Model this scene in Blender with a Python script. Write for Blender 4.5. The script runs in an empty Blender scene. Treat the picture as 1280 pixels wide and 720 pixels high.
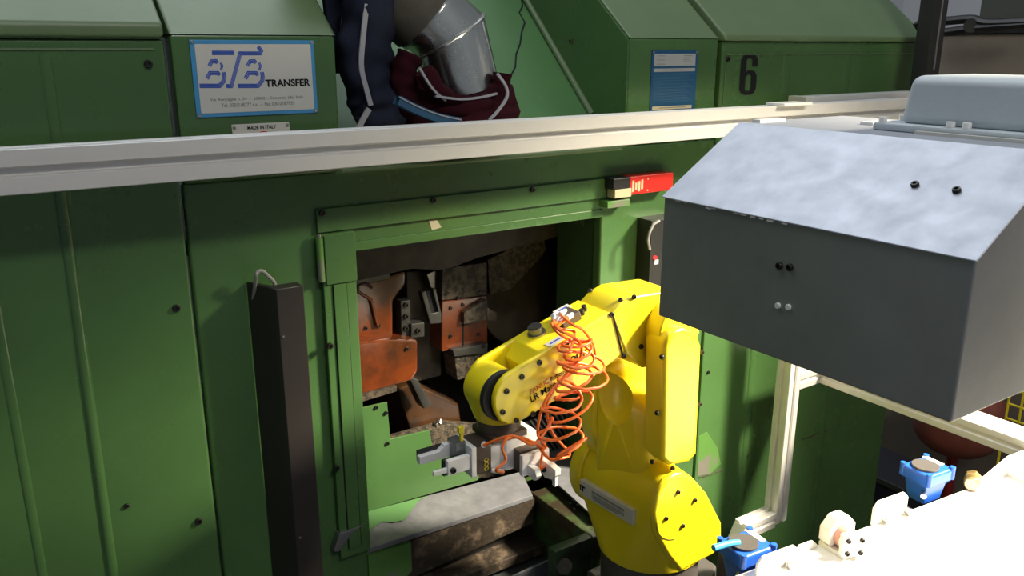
import bpy, bmesh, math, random
from mathutils import Vector, Matrix
random.seed(7)
S = bpy.context.scene
COL = S.collection
H = 1.95                      # camera height above the floor; all heights below are given relative to it

# ------------------------------------------------------------------ camera
FPX = 1050.0; PITCH = math.radians(16); AZ = math.radians(56.4)
cam = bpy.data.cameras.new('camera'); camo = bpy.data.objects.new('camera', cam); COL.objects.link(camo)
cam.sensor_width = 36; cam.lens = 36*FPX/1280; cam.clip_start = .02; cam.clip_end = 100
fwd = Vector((math.cos(AZ)*math.cos(PITCH), math.sin(AZ)*math.cos(PITCH), -math.sin(PITCH)))
camo.location = (0, 0, H); camo.rotation_euler = fwd.to_track_quat('-Z', 'Y').to_euler()
S.camera = camo

# ------------------------------------------------------------------ light
S.view_settings.view_transform = 'Standard'; S.view_settings.look = 'None'
S.view_settings.gamma = 1; S.view_settings.use_curve_mapping = False
S.view_settings.exposure = 0.18
W = bpy.data.worlds.new('hall'); S.world = W; W.use_nodes = True
W.node_tree.nodes['Background'].inputs[0].default_value = (.80, .88, 1, 1)
W.node_tree.nodes['Background'].inputs[1].default_value = .16
def area(name, loc, target, sx, sy, power, col):
    l = bpy.data.lights.new(name, 'AREA'); l.shape = 'RECTANGLE'; l.size = sx; l.size_y = sy; l.energy = power; l.color = col
    o = bpy.data.objects.new(name, l); COL.objects.link(o)
    o.location = Vector(loc)+Vector((0, 0, H)); o.rotation_euler = (Vector(target)-Vector(loc)).to_track_quat('-Z', 'Y').to_euler()
    return o
def spot(name, loc, target, power, angle, blend, radius, col):
    l = bpy.data.lights.new(name, 'SPOT'); l.energy = power; l.spot_size = math.radians(angle); l.spot_blend = blend
    l.shadow_soft_size = radius; l.color = col
    o = bpy.data.objects.new(name, l); COL.objects.link(o)
    o.location = Vector(loc)+Vector((0, 0, H)); o.rotation_euler = (Vector(target)-Vector(loc)).to_track_quat('-Z', 'Y').to_euler()
    return o
area('ceiling_skylight', (.8, 2.7, 3.6), (.8, 1.3, 0), 4.5, 2.6, 108, (.88, .94, 1))
area('ceiling_tube_lamp', (.6, -2.2, 2.9), (.5, 1.4, -.2), 1.8, .4, 58, (1, .985, .95))
spot('work_lamp', (2.50, .05, .70), (1.22, .90, -.93), 1250, 50, .75, .20, (1, .88, .66))

# ------------------------------------------------------------------ pixel geometry of the solved camera
def ray(px, py):
    a = (px-640)/FPX; u = -(py-360)/FPX
    f = math.cos(PITCH)+u*math.sin(PITCH); v = -math.sin(PITCH)+u*math.cos(PITCH)
    fx, fy = math.cos(AZ), math.sin(AZ)
    return Vector((fx*f+fy*a, fy*f-fx*a, v))
def PX(p, X): d = ray(*p); return d*(X/d.x)
def PY(p, Y): d = ray(*p); return d*(Y/d.y)
def PZ(p, Z): d = ray(*p); return d*(Z/d.z)

# ------------------------------------------------------------------ materials
def mat(name, col, rough=.5, metal=0, spec=.5, var=.0, scale=8, col2=None, bump=0, bscale=60, coat=0, aniso=None, emit=None, lo=.35, hi=.7, noise='NOISE'):
    m = bpy.data.materials.new(name); m.use_nodes = True; nt = m.node_tree; b = nt.nodes['Principled BSDF']
    b.inputs['Base Color'].default_value = (*col, 1); b.inputs['Roughness'].default_value = rough; b.inputs['Metallic'].default_value = metal
    b.inputs['Specular IOR Level'].default_value = spec; b.inputs['Coat Weight'].default_value = coat; b.inputs['Coat Roughness'].default_value = .15
    if emit: b.inputs['Emission Color'].default_value = (*emit[0], 1); b.inputs['Emission Strength'].default_value = emit[1]
    tc = nt.nodes.new('ShaderNodeTexCoord')
    mp = nt.nodes.new('ShaderNodeMapping'); nt.links.new(tc.outputs['Object'], mp.inputs[0])
    if aniso: mp.inputs['Scale'].default_value = aniso
    if var or col2:
        n = nt.nodes.new('ShaderNodeTexNoise'); n.inputs['Scale'].default_value = scale; n.inputs['Detail'].default_value = 7; n.inputs['Roughness'].default_value = .62
        nt.links.new(mp.outputs[0], n.inputs['Vector'])
        r = nt.nodes.new('ShaderNodeValToRGB'); r.color_ramp.elements[0].position = lo; r.color_ramp.elements[1].position = hi
        c2 = col2 or tuple(c*(1-var) for c in col)
        r.color_ramp.elements[0].color = (*col, 1); r.color_ramp.elements[1].color = (*c2, 1)
        nt.links.new(n.outputs['Fac'], r.inputs[0]); nt.links.new(r.outputs[0], b.inputs['Base Color'])
        if rough < .9:
            mr = nt.nodes.new('ShaderNodeMapRange'); mr.inputs[3].default_value = max(.05, rough-.08); mr.inputs[4].default_value = min(1, rough+.12)
            nt.links.new(n.outputs['Fac'], mr.inputs[0]); nt.links.new(mr.outputs[0], b.inputs['Roughness'])
    if bump:
        n2 = nt.nodes.new('ShaderNodeTexNoise'); n2.inputs['Scale'].default_value = bscale; n2.inputs['Detail'].default_value = 4
        nt.links.new(mp.outputs[0], n2.inputs['Vector'])
        bp = nt.nodes.new('ShaderNodeBump'); bp.inputs['Strength'].default_value = bump; bp.inputs['Distance'].default_value = .004
        nt.links.new(n2.outputs['Fac'], bp.inputs['Height']); nt.links.new(bp.outputs[0], b.inputs['Normal'])
    return m
M = {}
M['green'] = mat('green_paint', (.061, .140, .043), .25, var=.22, scale=3, bump=.05, bscale=25)
M['green_hood'] = mat('green_hood_paint', (.118, .182, .082), .40, var=.15, scale=4, bump=.06, bscale=90)  # lighter, greyer copy of the green; paints ceiling light on the hoods
M['green_worn'] = mat('green_worn_paint', (.085, .20, .045), .4, col2=(.16, .15, .13), scale=7, lo=.52, hi=.60, bump=.1, bscale=60)
M['green_light'] = mat('light_green_paint', (.075, .185, .060), .42, var=.15, scale=5)
M['green_oily'] = mat('oily_green', (.045, .11, .025), .35, col2=(.030, .022, .014), scale=9, lo=.42, hi=.58, bump=.2, bscale=50)
M['green_dark'] = mat('dark_green', (.035, .075, .030), .45, col2=(.02, .022, .018), scale=10, lo=.45, hi=.6)
M['black'] = mat('black_metal', (.012, .012, .012), .4)
M['black_matt'] = mat('black_coated_sheet', (.020, .016, .015), .48, var=.3, scale=5)
M['rubber'] = mat('black_rubber', (.008, .008, .008), .6)
M['bolt'] = mat('blackened_bolt', (.035, .032, .03), .35, metal=.6)
M['steel'] = mat('steel_bolt', (.45, .44, .42), .3, metal=1)
M['alu'] = mat('anodised_aluminium', (.70, .69, .67), .40, metal=.35, var=.08, scale=30, aniso=(.3, 1, 1))
M['alu_dark'] = mat('aluminium_groove', (.26, .26, .26), .5, metal=.6)
M['galv'] = mat('galvanised_sheet', (.44, .46, .51), .50, metal=.7, var=.14, scale=30, bump=.08, bscale=60)  # lighter bluish copy, sky reflection painted into the sloped top
M['galv_dark'] = mat('galvanised_side', (.34, .34, .33), .40, metal=.55, var=.25, scale=5, bump=.04, bscale=50)  # darker copy of the same sheet, shade painted into the box sides
M['duct'] = mat('duct_zinc', (.72, .73, .68), .26, metal=1, var=.12, scale=12)
M['cast_grey'] = mat('light_grey_casting', (.50, .55, .58), .45, var=.08, scale=20, bump=.08, bscale=120)
M['sleeve'] = mat('duct_fabric', (.085, .078, .06), .8, var=.5, scale=14, bump=.5, bscale=30)
M['yellow'] = mat('yellow_robot_paint', (.82, .66, .010), .34, var=.03, scale=6, coat=.25)
M['yellow_lab'] = mat('yellow_plastic', (.75, .62, .02), .4)
M['white'] = mat('white_paint', (.80, .79, .75), .5, var=.05, scale=12)
M['white_sign'] = mat('sign_white', (.56, .55, .50), .35)
M['sign_blue'] = mat('sign_blue', (.055, .26, .50), .35)
M['logo_blue'] = mat('logo_blue', (.02, .085, .46), .4)
M['plate_blue'] = mat('data_plate_blue', (.012, .085, .20), .3, var=.3, scale=9)
M['plate_line'] = mat('data_plate_line', (.05, .14, .24), .4)
M['print_grey'] = mat('print_grey', (.22, .22, .21), .5)
M['plate_grey'] = mat('data_plate_grey', (.36, .38, .38), .4)
M['ink'] = mat('black_ink', (.010, .010, .012), .75, spec=.2)
M['ink_red'] = mat('red_ink', (.42, .055, .02), .5)
M['red'] = mat('red_plastic', (.50, .018, .012), .35)
M['pink'] = mat('rust_stained_white', (.62, .30, .24), .5, var=.3, scale=30)
M['red_led'] = mat('red_led', (.6, .01, .01), .4, emit=((1, .02, .02), 3))
M['cream'] = mat('cream_metal', (.45, .40, .26), .5)
M['orange'] = mat('orange_hose', (.88, .17, .020), .32)
M['orange_oil'] = mat('oily_orange', (.15, .032, .008), .2, col2=(.045, .015, .006), scale=10, lo=.4, hi=.65, coat=.5)  # oil film; this and the next two also painted dark for bay shade
M['brown_oil'] = mat('oily_brown', (.06, .026, .010), .3, col2=(.018, .011, .007), scale=12, lo=.4, hi=.65, coat=.3)
M['chips'] = mat('chip_covered_metal', (.085, .065, .042), .6, col2=(.022, .018, .013), scale=70, lo=.42, hi=.58, bump=.7, bscale=140)
M['grime'] = mat('grimy_rail', (.035, .026, .018), .55, col2=(.13, .095, .065), scale=28, lo=.52, hi=.66, bump=.5, bscale=90)
M['steel_grey'] = mat('machined_steel', (.28, .29, .30), .35, metal=.8, var=.2, scale=14)
M['oily_steel'] = mat('oily_steel', (.075, .075, .072), .35, metal=.6, var=.4, scale=20)  # oily steel, darkened further to paint the dimness of the bay
M['bare'] = mat('bare_steel_worn', (.19, .195, .22), .5, metal=.2, var=.35, scale=22, bump=.1, bscale=80)
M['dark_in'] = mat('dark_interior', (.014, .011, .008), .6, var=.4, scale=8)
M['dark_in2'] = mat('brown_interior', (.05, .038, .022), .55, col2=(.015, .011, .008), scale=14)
M['silver'] = mat('aluminium_jaw', (.82, .81, .78), .35, metal=.15)
M['grip_body'] = mat('gripper_body', (.10, .075, .06), .4, metal=.4)
M['navy'] = mat('navy_cloth', (.022, .026, .045), .95, spec=.1, var=.4, scale=10, bump=.4, bscale=45)
M['maroon'] = mat('maroon_cloth', (.036, .006, .010), .95, spec=.1, var=.45, scale=10, bump=.4, bscale=45)
M['stripe'] = mat('white_cloth_stripe', (.34, .34, .36), .9, spec=.1)
M['blue_cloth'] = mat('blue_cloth_band', (.04, .10, .17), .9, spec=.1)
M['blue'] = mat('blue_enamel', (.015, .10, .52), .35)
M['sky_tube'] = mat('light_blue_tube', (.05, .33, .62), .4)
M['brass'] = mat('brass', (.75, .52, .22), .3, metal=.9)
M['concrete'] = mat('concrete_floor', (.10, .09, .08), .7, var=.4, scale=3)
M['wall'] = mat('pale_wall', (.72, .73, .75), .8, var=.08, scale=3)
M['beige'] = mat('beige_cabinet', (.20, .165, .125), .6, var=.2, scale=4)
M['dk_olive'] = mat('dark_olive_panel', (.05, .055, .042), .6)
M['tank_red'] = mat('faded_red_paint', (.30, .085, .06), .55, var=.35, scale=10)
M['pole_red'] = mat('red_pole_paint', (.30, .02, .02), .5)
M['dk_blue'] = mat('dark_blue_grey', (.02, .02, .03), .6)
M['fence_y'] = mat('yellow_fence', (.85, .68, .02), .4)
M['ped'] = mat('dark_grey_pedestal', (.075, .068, .065), .45, var=.2, scale=8)

# ------------------------------------------------------------------ mesh helpers
def V(*a): return Vector(a)
class B:
    """collects shapes of one mesh"""
    def __init__(s): s.bm = bmesh.new()
    def faces(s, pts, fs):
        vs = [s.bm.verts.new(p) for p in pts]
        for f in fs:
            try: s.bm.faces.new([vs[i] for i in f])
            except ValueError: pass
        return vs
    def extrude(s, poly, vec):
        n = len(poly); vec = Vector(vec); P = [Vector(p) for p in poly]
        s.faces(P+[p+vec for p in P], [list(range(n)), list(range(2*n-1, n-1, -1))]+[[i, i+n, (i+1) % n+n, (i+1) % n] for i in range(n)])
        return s
    def box(s, a, b):
        x0, y0, z0 = [min(a[i], b[i]) for i in range(3)]; x1, y1, z1 = [max(a[i], b[i]) for i in range(3)]
        return s.extrude([V(x0, y0, z0), V(x1, y0, z0), V(x1, y1, z0), V(x0, y1, z0)], (0, 0, z1-z0))
    def obox(s, c, ex, ey, ez):
        c, ex, ey, ez = Vector(c), Vector(ex), Vector(ey), Vector(ez)
        return s.extrude([c-ex-ey-ez, c+ex-ey-ez, c+ex+ey-ez, c-ex+ey-ez], ez*2)
    def cyl(s, p0, p1, r0, r1=None, n=24, a0=0):
        p0, p1 = Vector(p0), Vector(p1); r1 = r0 if r1 is None else r1
        d = (p1-p0).normalized(); u = d.orthogonal().normalized(); w = d.cross(u)
        pts = []
        for p, r in ((p0, r0), (p1, r1)):
            for i in range(n):
                a = 2*math.pi*i/n+a0; pts.append(p+u*math.cos(a)*r+w*math.sin(a)*r)
        s.faces(pts, [list(range(n-1, -1, -1)), list(range(n, 2*n))]+[[i, (i+1) % n, (i+1) % n+n, i+n] for i in range(n)])
        return s
    def tube(s, path, r, n=10, ry=None, rfun=None, closed=False):
        path = [Vector(p) for p in path]; k = len(path); pts = []
        up = None
        for i, p in enumerate(path):
            if closed: t = (path[(i+1) % k]-path[i-1]).normalized()
            else: t = (path[min(i+1, k-1)]-path[max(i-1, 0)]).normalized()
            if up is None: up = t.orthogonal().normalized()
            up = (up-t*up.dot(t)).normalized(); w = t.cross(up)
            for j in range(n):
                a = 2*math.pi*j/n
                q = rfun(i/(k-1), a) if rfun else 1
                pts.append(p+(up*math.cos(a)*r+w*math.sin(a)*(ry or r))*q)
        fs = [[i*n+j, i*n+(j+1) % n, (i+1) * n+(j+1) % n, (i+1)*n+j] for i in range(k-1) for j in range(n)]
        if closed: fs += [[(k-1)*n+j, (k-1)*n+(j+1) % n, (j+1) % n, j] for j in range(n)]
        else: fs += [list(range(n-1, -1, -1)), list(range((k-1)*n, k*n))]
        s.faces(pts, fs); return s
    def hull(s, pts):
        vs = [s.bm.verts.new(p) for p in pts]
        r = bmesh.ops.convex_hull(s.bm, input=vs)
        bad = [e for e in r['geom_interior']+r['geom_unused'] if isinstance(e, bmesh.types.BMVert)]
        bmesh.ops.delete(s.bm, geom=list(set(bad)), context='VERTS')
        bmesh.ops.dissolve_limit(s.bm, angle_limit=math.radians(1), verts=s.bm.verts[:], edges=s.bm.edges[:])
        return s
    def bevel(s, w, seg=2, ang=25):
        bmesh.ops.recalc_face_normals(s.bm, faces=s.bm.faces[:])
        es = [e for e in s.bm.edges if len(e.link_faces) == 2 and e.calc_face_angle(0) > math.radians(ang)]
        if es: bmesh.ops.bevel(s.bm, geom=es, offset=w, segments=seg, profile=.5, affect='EDGES', clamp_overlap=True)
        return s
def _rim(s, w, seg=3, axis=1):
    """rounds only the edges round the end faces of an extrusion along an axis"""
    bmesh.ops.recalc_face_normals(s.bm, faces=s.bm.faces[:])
    es = [e for e in s.bm.edges if len(e.link_faces) == 2 and (abs(e.link_faces[0].normal[axis]) > .9) != (abs(e.link_faces[1].normal[axis]) > .9)]
    bmesh.ops.bevel(s.bm, geom=es, offset=w, segments=seg, profile=.5, affect='EDGES', clamp_overlap=True)
    return s
B.rim = _rim
ORG = {}
def finish(me, smooth=38):
    for p in me.polygons: p.use_smooth = True
    me.set_sharp_from_angle(angle=math.radians(smooth))
def mk(name, b, m, parent=None, smooth=38, wn=False):
    bm = b.bm
    bmesh.ops.recalc_face_normals(bm, faces=bm.faces[:])
    lo = Vector([min(v.co[i] for v in bm.verts) for i in range(3)]); hi = Vector([max(v.co[i] for v in bm.verts) for i in range(3)])
    o0 = (lo+hi)/2
    if parent is None: o0.z = lo.z
    for v in bm.verts: v.co -= o0
    me = bpy.data.meshes.new(name); bm.to_mesh(me); bm.free(); finish(me, smooth)
    me.materials.append(M[m])
    o = bpy.data.objects.new(name, me); COL.objects.link(o)
    ORG[o] = o0
    if parent is None: o.location = o0+V(0, 0, H)
    else: o.parent = parent; o.location = o0-ORG[parent]
    if wn or smooth < 60: o.modifiers.new('normals', 'WEIGHTED_NORMAL').keep_sharp = True
    return o
def inst(name, me, loc, parent, rot=None):
    o = bpy.data.objects.new(name, me); COL.objects.link(o); o.parent = parent
    ORG[o] = Vector(loc); o.location = Vector(loc)-ORG[parent]
    if rot is not None: o.rotation_mode = 'QUATERNION'; o.rotation_quaternion = rot
    return o
def thing(name, label, cat, loc, group=None):
    o = bpy.data.objects.new(name, None); COL.objects.link(o); o.empty_display_size = .05
    ORG[o] = Vector(loc); o.location = Vector(loc)+V(0, 0, H)
    return tag(o, label, cat, group)
def tag(o, label=None, cat=None, group=None, kind=None):
    if label: o['label'] = label
    if cat: o['category'] = cat
    if group: o['group'] = group
    if kind: o['kind'] = kind
    return o
def struct(o): o['kind'] = 'structure'; return o
def shared(b, m, smooth=38):
    bmesh.ops.recalc_face_normals(b.bm, faces=b.bm.faces[:])
    me = bpy.data.meshes.new('shared'); b.bm.to_mesh(me); b.bm.free(); finish(me, smooth); me.materials.append(M[m]); return me
def head_mesh(r, h, m, sock=True):     # socket head screw, axis -Y, base at origin
    b = B(); n = 14
    prof = [(r, 0), (r, h*.75), (r*.85, h)]+([(r*.5, h), (r*.5, h*.4)] if sock else [])
    pts = []
    for pr, ph in prof:
        for i in range(n): a = 2*math.pi*i/n; pts.append(V(pr*math.cos(a), -ph, pr*math.sin(a)))
    fs = [[k*n+i, k*n+(i+1) % n, (k+1)*n+(i+1) % n, (k+1)*n+i] for k in range(len(prof)-1) for i in range(n)]
    fs += [list(range((len(prof)-1)*n, len(prof)*n))]
    b.faces(pts, fs); return shared(b, m)
SCREW = head_mesh(.0062, .006, 'bolt'); SCREW_S = head_mesh(.0045, .004, 'bolt'); SCREW_M = head_mesh(.0048, .0035, 'bolt'); SCREW_T = head_mesh(.0026, .002, 'steel', False); SCREW_ST = head_mesh(.006, .006, 'steel')
def rotY_to(n):   # rotation taking -Y to n
    return V(0, -1, 0).rotation_difference(Vector(n).normalized())
def text(body, parent, name, o, u, v, w, h, m, bold=0.0, lift=V(0, -.0006, 0)):
    cu = bpy.data.curves.new('t', 'FONT'); cu.body = body; cu.size = 1; cu.offset = bold
    to = bpy.data.objects.new('t', cu); COL.objects.link(to)
    dg = bpy.context.evaluated_depsgraph_get(); me0 = to.evaluated_get(dg).to_mesh()
    xs = [q.co.x for q in me0.vertices]; ys = [q.co.y for q in me0.vertices]
    x0, x1, y0, y1 = min(xs), max(xs), min(ys), max(ys)
    b = B(); u = Vector(u).normalized(); v = Vector(v).normalized(); o = Vector(o)+Vector(lift)
    b.faces([o+u*((q.co.x-x0)/(x1-x0)*w)+v*((q.co.y-y0)/(y1-y0)*h) for q in me0.vertices], [list(p.vertices) for p in me0.polygons])
    to.evaluated_get(dg).to_mesh_clear(); bpy.data.objects.remove(to); bpy.data.curves.remove(cu)
    return mk(name, b, m, parent)
def rects(name, quads, Y, t, m, parent):
    b = B()
    for x0, z0, x1, z1 in quads: b.box((x0, Y, z0), (x1, Y-t, z1))
    return mk(name, b, m, parent)

D = 1.45
# ================================================================== SETTING
FZ = -H
struct(mk('floor', B().box((-3, -3, FZ-.1), (9, 6, FZ)), 'concrete'))
struct(mk('wall_back', B().box((-3, 4.6, FZ), (9, 4.75, 3.2)), 'wall'))
struct(mk('wall_right', B().box((7.2, -3, FZ), (7.35, 4.6, 3.2)), 'wall'))

# ================================================================== TRANSFER MACHINE
mach = thing('transfer_machine', 'large green painted transfer machine with sloped hoods and an open work bay', 'machine', (1.35, D, FZ))
def G(*a, **k): return mk(*a, parent=mach, **k)
# left panel, proud of the rest
JX = .306
lp = G('side_panel', B().box((-1.2, D-.02, FZ+.1), (JX-.004, D+.05, .012)).bevel(.006), 'green')
G('panel_seam', B().box((-1.2, D-.0225, -.004), (JX-.02, D-.0195, -.001)), 'green_hood')
def rib(X, z0, z1, Y, w=.022, h=.005, X2=None, m='green'):
    b = B(); X2 = X if X2 is None else X2; n = 6; pts = []
    for x, z in ((X2, z0), (X, z1)):
        for i in range(n+1):
            a = math.pi*i/n; pts.append(V(x-w/2*math.cos(a), Y+.001-h*math.sin(a), z))
    b.faces(pts, [[i, i+1, i+n+2, i+n+1] for i in range(n)]); return G('fold', b, m)
rib(.135, -.23, -.01, D-.02, .018, .004); rib(.130, FZ+.12, -.15, D-.02, .018, .006, X2=.112)
rib(.02, FZ+.12, -.15, D-.02, .016, .003)
# hoods: each a folded cover, front lip plus sloped top
def hood(x0, x1, z, yf, lip=0., back=.62, slope=.82, m='green_hood'):
    zt = z+back*slope
    b = B().extrude([V(x0, yf, z-lip), V(x0, yf, z), V(x0, yf+back, zt), V(x0, yf+back, z-lip)], (x1-x0, 0, 0)).bevel(.006, 3)
    return G('hood', b, m)
hood(-1.2, JX-.005, .034, D-.03, .020)
G('side_panel_head', B().box((-1.2, D-.02, .012), (JX-.004, D+.05, .0145)), 'green')
s2 = G('front_panel', B().box((JX+.003, D-.028, -.215), (.580, D+.12, .0195)).bevel(.006), 'green')
hood(JX+.003, .580, .0195, D-.028)
s3 = G('front_panel', B().box((1.272, D, -.215), (1.549, D+.5, .0195)).bevel(.006), 'green')
hood(1.272, 1.549, .0195, D)
s4 = G('front_panel', B().box((1.562, D, -1.1), (2.44, D+.3, .0135)).bevel(.005), 'green')
hood(1.558, 2.395, .026, D-.012, .012)
G('panel_seam', B().box((1.575, D-.0025, -.018), (2.43, D, -.0155)), 'green_hood')
G('panel_seam', B().box((1.575, D-.002, -.2), (1.577, D, -.0155)), 'green_hood')
rib(1.80, -.3, -.02, D, .03, .004); rib(2.05, -.3, -.02, D, .03, .003)
# recess between the hoods: inclined back wall, side cheek, ledge
b = B().extrude([V(.58, 1.571, -.156), V(1.272, 1.571, -.156), V(1.272, 2.18, .43), V(.58, 2.18, .43)], (0, .02, -.02))
G('recess_wall', b, 'green_light')
G('recess_cheek', B().extrude([V(1.2725, D+.002, -.21), V(1.2725, D+.002, .015), V(1.2725, D+.60, .50), V(1.2725, D+.75, .43), V(1.2725, D+.12, -.21)], (-.004, 0, 0)), 'green')
G('recess_ledge', B().extrude([V(.58, D, -.216), V(.58, 1.59, -.156), V(.58, 1.60, -.19), V(.58, D+.02, -.24)], (.692, 0, 0)), 'green_light')
G('fold', B().tube([V(1.266, 1.567, -.152), V(1.266, 2.17, .434)], .008, 12), 'green_hood')  # lighter tube painting the streak of reflected light along the fold
def on_wall(p):
    d = ray(*p); n = Vector((0, -.586, .609)); q = V(.6, 1.571, -.156); t = q.dot(n)/d.dot(n); return d*t
cr = [on_wall(p) for p in [(651, -6), (653, 8), (649, 16), (656, 28), (652, 40), (650, 55), (645, 68), (644, 84), (637, 97)]]
G('crack', B().tube(cr, .0022, 5), 'ink')
# centre panel with the opening (one folded sheet)
b = B(); xs = [JX+.003, .602, 1.206, 1.559]; zs = [FZ+.1, -1.03, -.357, -.216]
vid = {}
def gv(i, j):
    if (i, j) not in vid: vid[(i, j)] = b.bm.verts.new((xs[i], D, zs[j]))
    return vid[(i, j)]
for i in range(3):
    for j in range(3):
        if i == 1 and j in (0, 1): continue
        b.bm.faces.new([gv(i, j), gv(i+1, j), gv(i+1, j+1), gv(i, j+1)])
r = bmesh.ops.extrude_face_region(b.bm, geom=b.bm.faces[:])
for v in r['geom']:
    if isinstance(v, bmesh.types.BMVert): v.co.y += .03
b.bevel(.006, 3, 60); G('centre_panel', b, 'green')
G('panel_lip', B().tube([V(.59, D+.004, -.219), V(1.26, D+.004, -.219)], .0055, 10), 'green_hood')  # rounded top edge in the lighter green, painting its highlight
# lower right panels
low = G('lower_panel', B().box((1.562, D-.004, FZ+.1), (2.446, D+.3, -.24)).bevel(.005), 'green')
rib(1.762, -1.72, -.26, D-.004, .03, .005); rib(2.107, -1.75, -.26, D-.004, .028, .005)
G('scuff', B().extrude([PY(p, D-.0045) for p in [(874, 545), (884, 540), (897, 560), (901, 580), (888, 592), (872, 595)]], (0, .001, 0)), 'green_worn')
G('scratch', B().tube([PY(p, D-.0045) for p in [(1003, 549), (1015, 545), (1026, 540), (1040, 537)]], .002, 5), 'grime')
G('scratch', B().tube([PY(p, D-.0045) for p in [(874, 597), (888, 593), (903, 587)]], .002, 5), 'grime')
# machine plinth, keeps the sheets off the floor
G('plinth', B().box((-1.2, D+.04, FZ), (2.4, D+.6, FZ+.12)), 'green_dark')
G('end_panel', B().box((2.40, D+.01, FZ+.1), (2.444, D+1.2, -.2)), 'green')
G('roof', B().box((-1.2, 2.02, .2), (2.39, 2.3, .50)), 'green_hood')
# ---- door frame and the hinged left strip
fs = G('frame_strip', B().box((.534, D-.008, -.326), (1.214, D, -.282)).bevel(.002), 'green')
for p in [(402, 266), (541, 250), (665, 237)]: inst('bolt', SCREW, PY(p, D-.008), fs)
dl = G('door_strip', B().box((.536, D-.014, -1.005), (.602, D, -.328)).bevel(.003), 'green')
mk('door_rail', B().box((.554, D-.018, -.985), (.580, D-.012, -.425)).bevel(.0015), 'green', dl)
mk('seam', B().box((.5525, D-.0155, -.985), (.554, D-.0135, -.425)), 'ink', dl); mk('seam', B().box((.580, D-.0155, -.985), (.5815, D-.0135, -.425)), 'ink', dl)
mk('corner_plate', B().box((.541, D-.019, -.423), (.602, D-.013, -.330)).bevel(.002), 'green', dl)
for p in [(412, 432), (420, 585)]: inst('bolt', SCREW, PY(p, D-.018), dl)
hg = G('hinge', B().cyl(V(.533, D-.015, -.415), V(.533, D-.015, -.333), .0065), 'green_worn')
mk('hinge_pin', B().cyl(V(.533, D-.015, -.332), V(.533, D-.015, -.326), .004), 'steel', hg)
G('bottom_hinge', B().extrude([PY(p, D-.02) for p in [(417, 690), (424, 668), (455, 656), (440, 668), (424, 690)]], (0, .02, 0)).bevel(.002), 'steel_grey')
G('opening_rim', B().box((.60, D-.004, -.37), (1.21, D+.02, -.352)).bevel(.002), 'green')
for p in [(541, 281)]: G('paint_chip', B().extrude([PY(q, D-.001) for q in [(536, 276), (546, 275), (552, 284), (540, 288)]], (0, .001, 0)), 'cream')
for p in [(220, 385), (248, 651)]: inst('bolt', SCREW, PY(p, D-.02), lp)
inst('bolt', SCREW, PY((185, 80), D-.02), lp)
inst('bolt', SCREW_S, PY((158, 632), D-.02), lp)
for p in [(909, 74), (1147, 72)]: inst('bolt', SCREW, PY(p, D), s4)
for p in [(885, 465), (933, 570), (878, 640)]: inst('bolt', SCREW_S, PY(p, D-.004), low)
inst('bolt', SCREW_S, PX((714, 51), 1.268), mach, rotY_to((-1, 0, 0)))
# ---- number painted on the hood panel
def ring_digit():
    # condensed six traced as strokes in its own plane
    P0 = PY((923, 119), D); Wd, Hh = .060, .097
    def q(u, v): return V(P0.x+u*Wd, D-.0012, P0.z+v*Hh)
    out = [(1, .70), (1, .86), (.88, .96), (.70, 1), (.30, 1), (.12, .96), (0, .86), (0, .14), (.12, .04), (.30, 0), (.70, 0), (.88, .04), (1, .14), (1, .48), (.88, .59), (.70, .62), (.34, .62)]
    inn = [(.68, .70), (.68, .84), (.62, .88), (.5, .885), (.38, .88), (.34, .84), (.34, .62), (.34, .16), (.40, .115), (.5, .11), (.62, .115), (.68, .16), (.68, .46), (.62, .50), (.5, .515), (.38, .50), (.34, .46)]
    b = B()
    def strip(A, Bq):
        n = len(A); vs = b.faces([q(*p) for p in A]+[q(*p) for p in Bq], [[i, i+1, n+i+1, n+i] for i in range(n-1)])
    strip([(1, .70), (1, .86), (.88, .96), (.70, 1), (.30, 1), (.12, .96), (0, .86), (0, .14), (.12, .04), (.30, 0), (.70, 0), (.88, .04), (1, .14), (1, .46), (.88, .57), (.70, .605), (.40, .60), (.335, .55)],
          [(.67, .70), (.67, .84), (.62, .885), (.55, .895), (.45, .895), (.38, .885), (.335, .84), (.335, .15), (.38, .11), (.45, .10), (.55, .10), (.62, .11), (.67, .15), (.67, .45), (.62, .49), (.55, .505), (.45, .50), (.335, .44)])
    o = mk('painted_number', b, 'ink', s4); return o
ring_digit()
# ---- bay interior
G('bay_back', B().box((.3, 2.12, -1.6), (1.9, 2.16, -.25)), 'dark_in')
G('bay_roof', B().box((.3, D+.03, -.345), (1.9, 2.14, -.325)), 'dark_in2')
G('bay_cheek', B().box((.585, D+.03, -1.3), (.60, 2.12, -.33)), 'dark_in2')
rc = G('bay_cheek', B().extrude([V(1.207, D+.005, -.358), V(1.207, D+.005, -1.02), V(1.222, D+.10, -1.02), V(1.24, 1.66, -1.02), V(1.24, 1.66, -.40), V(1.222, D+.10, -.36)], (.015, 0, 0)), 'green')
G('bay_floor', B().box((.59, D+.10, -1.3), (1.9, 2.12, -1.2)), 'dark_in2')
def slab(name, px, Y, t, m, bev=.003, parent=None):
    return mk(name, B().extrude([PY(p, Y) for p in px], (0, t, 0)).bevel(bev), m, parent or mach)
slab('valance', [(436, 300), (755, 265), (694, 297), (600, 322), (556, 338), (515, 336), (436, 354)], 1.66, .05, 'dark_in2')
ta = slab('tool_head', [(436, 357), (487, 345), (508, 338), (508, 356), (492, 376), (492, 424), (436, 432)], 1.67, .14, 'orange_oil', .008)
mk('cover_strip', B().extrude([PY(p, 1.665) for p in [(436, 352), (487, 342), (487, 348), (436, 358)]], (0, .10, 0)), 'oily_steel', ta)
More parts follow.
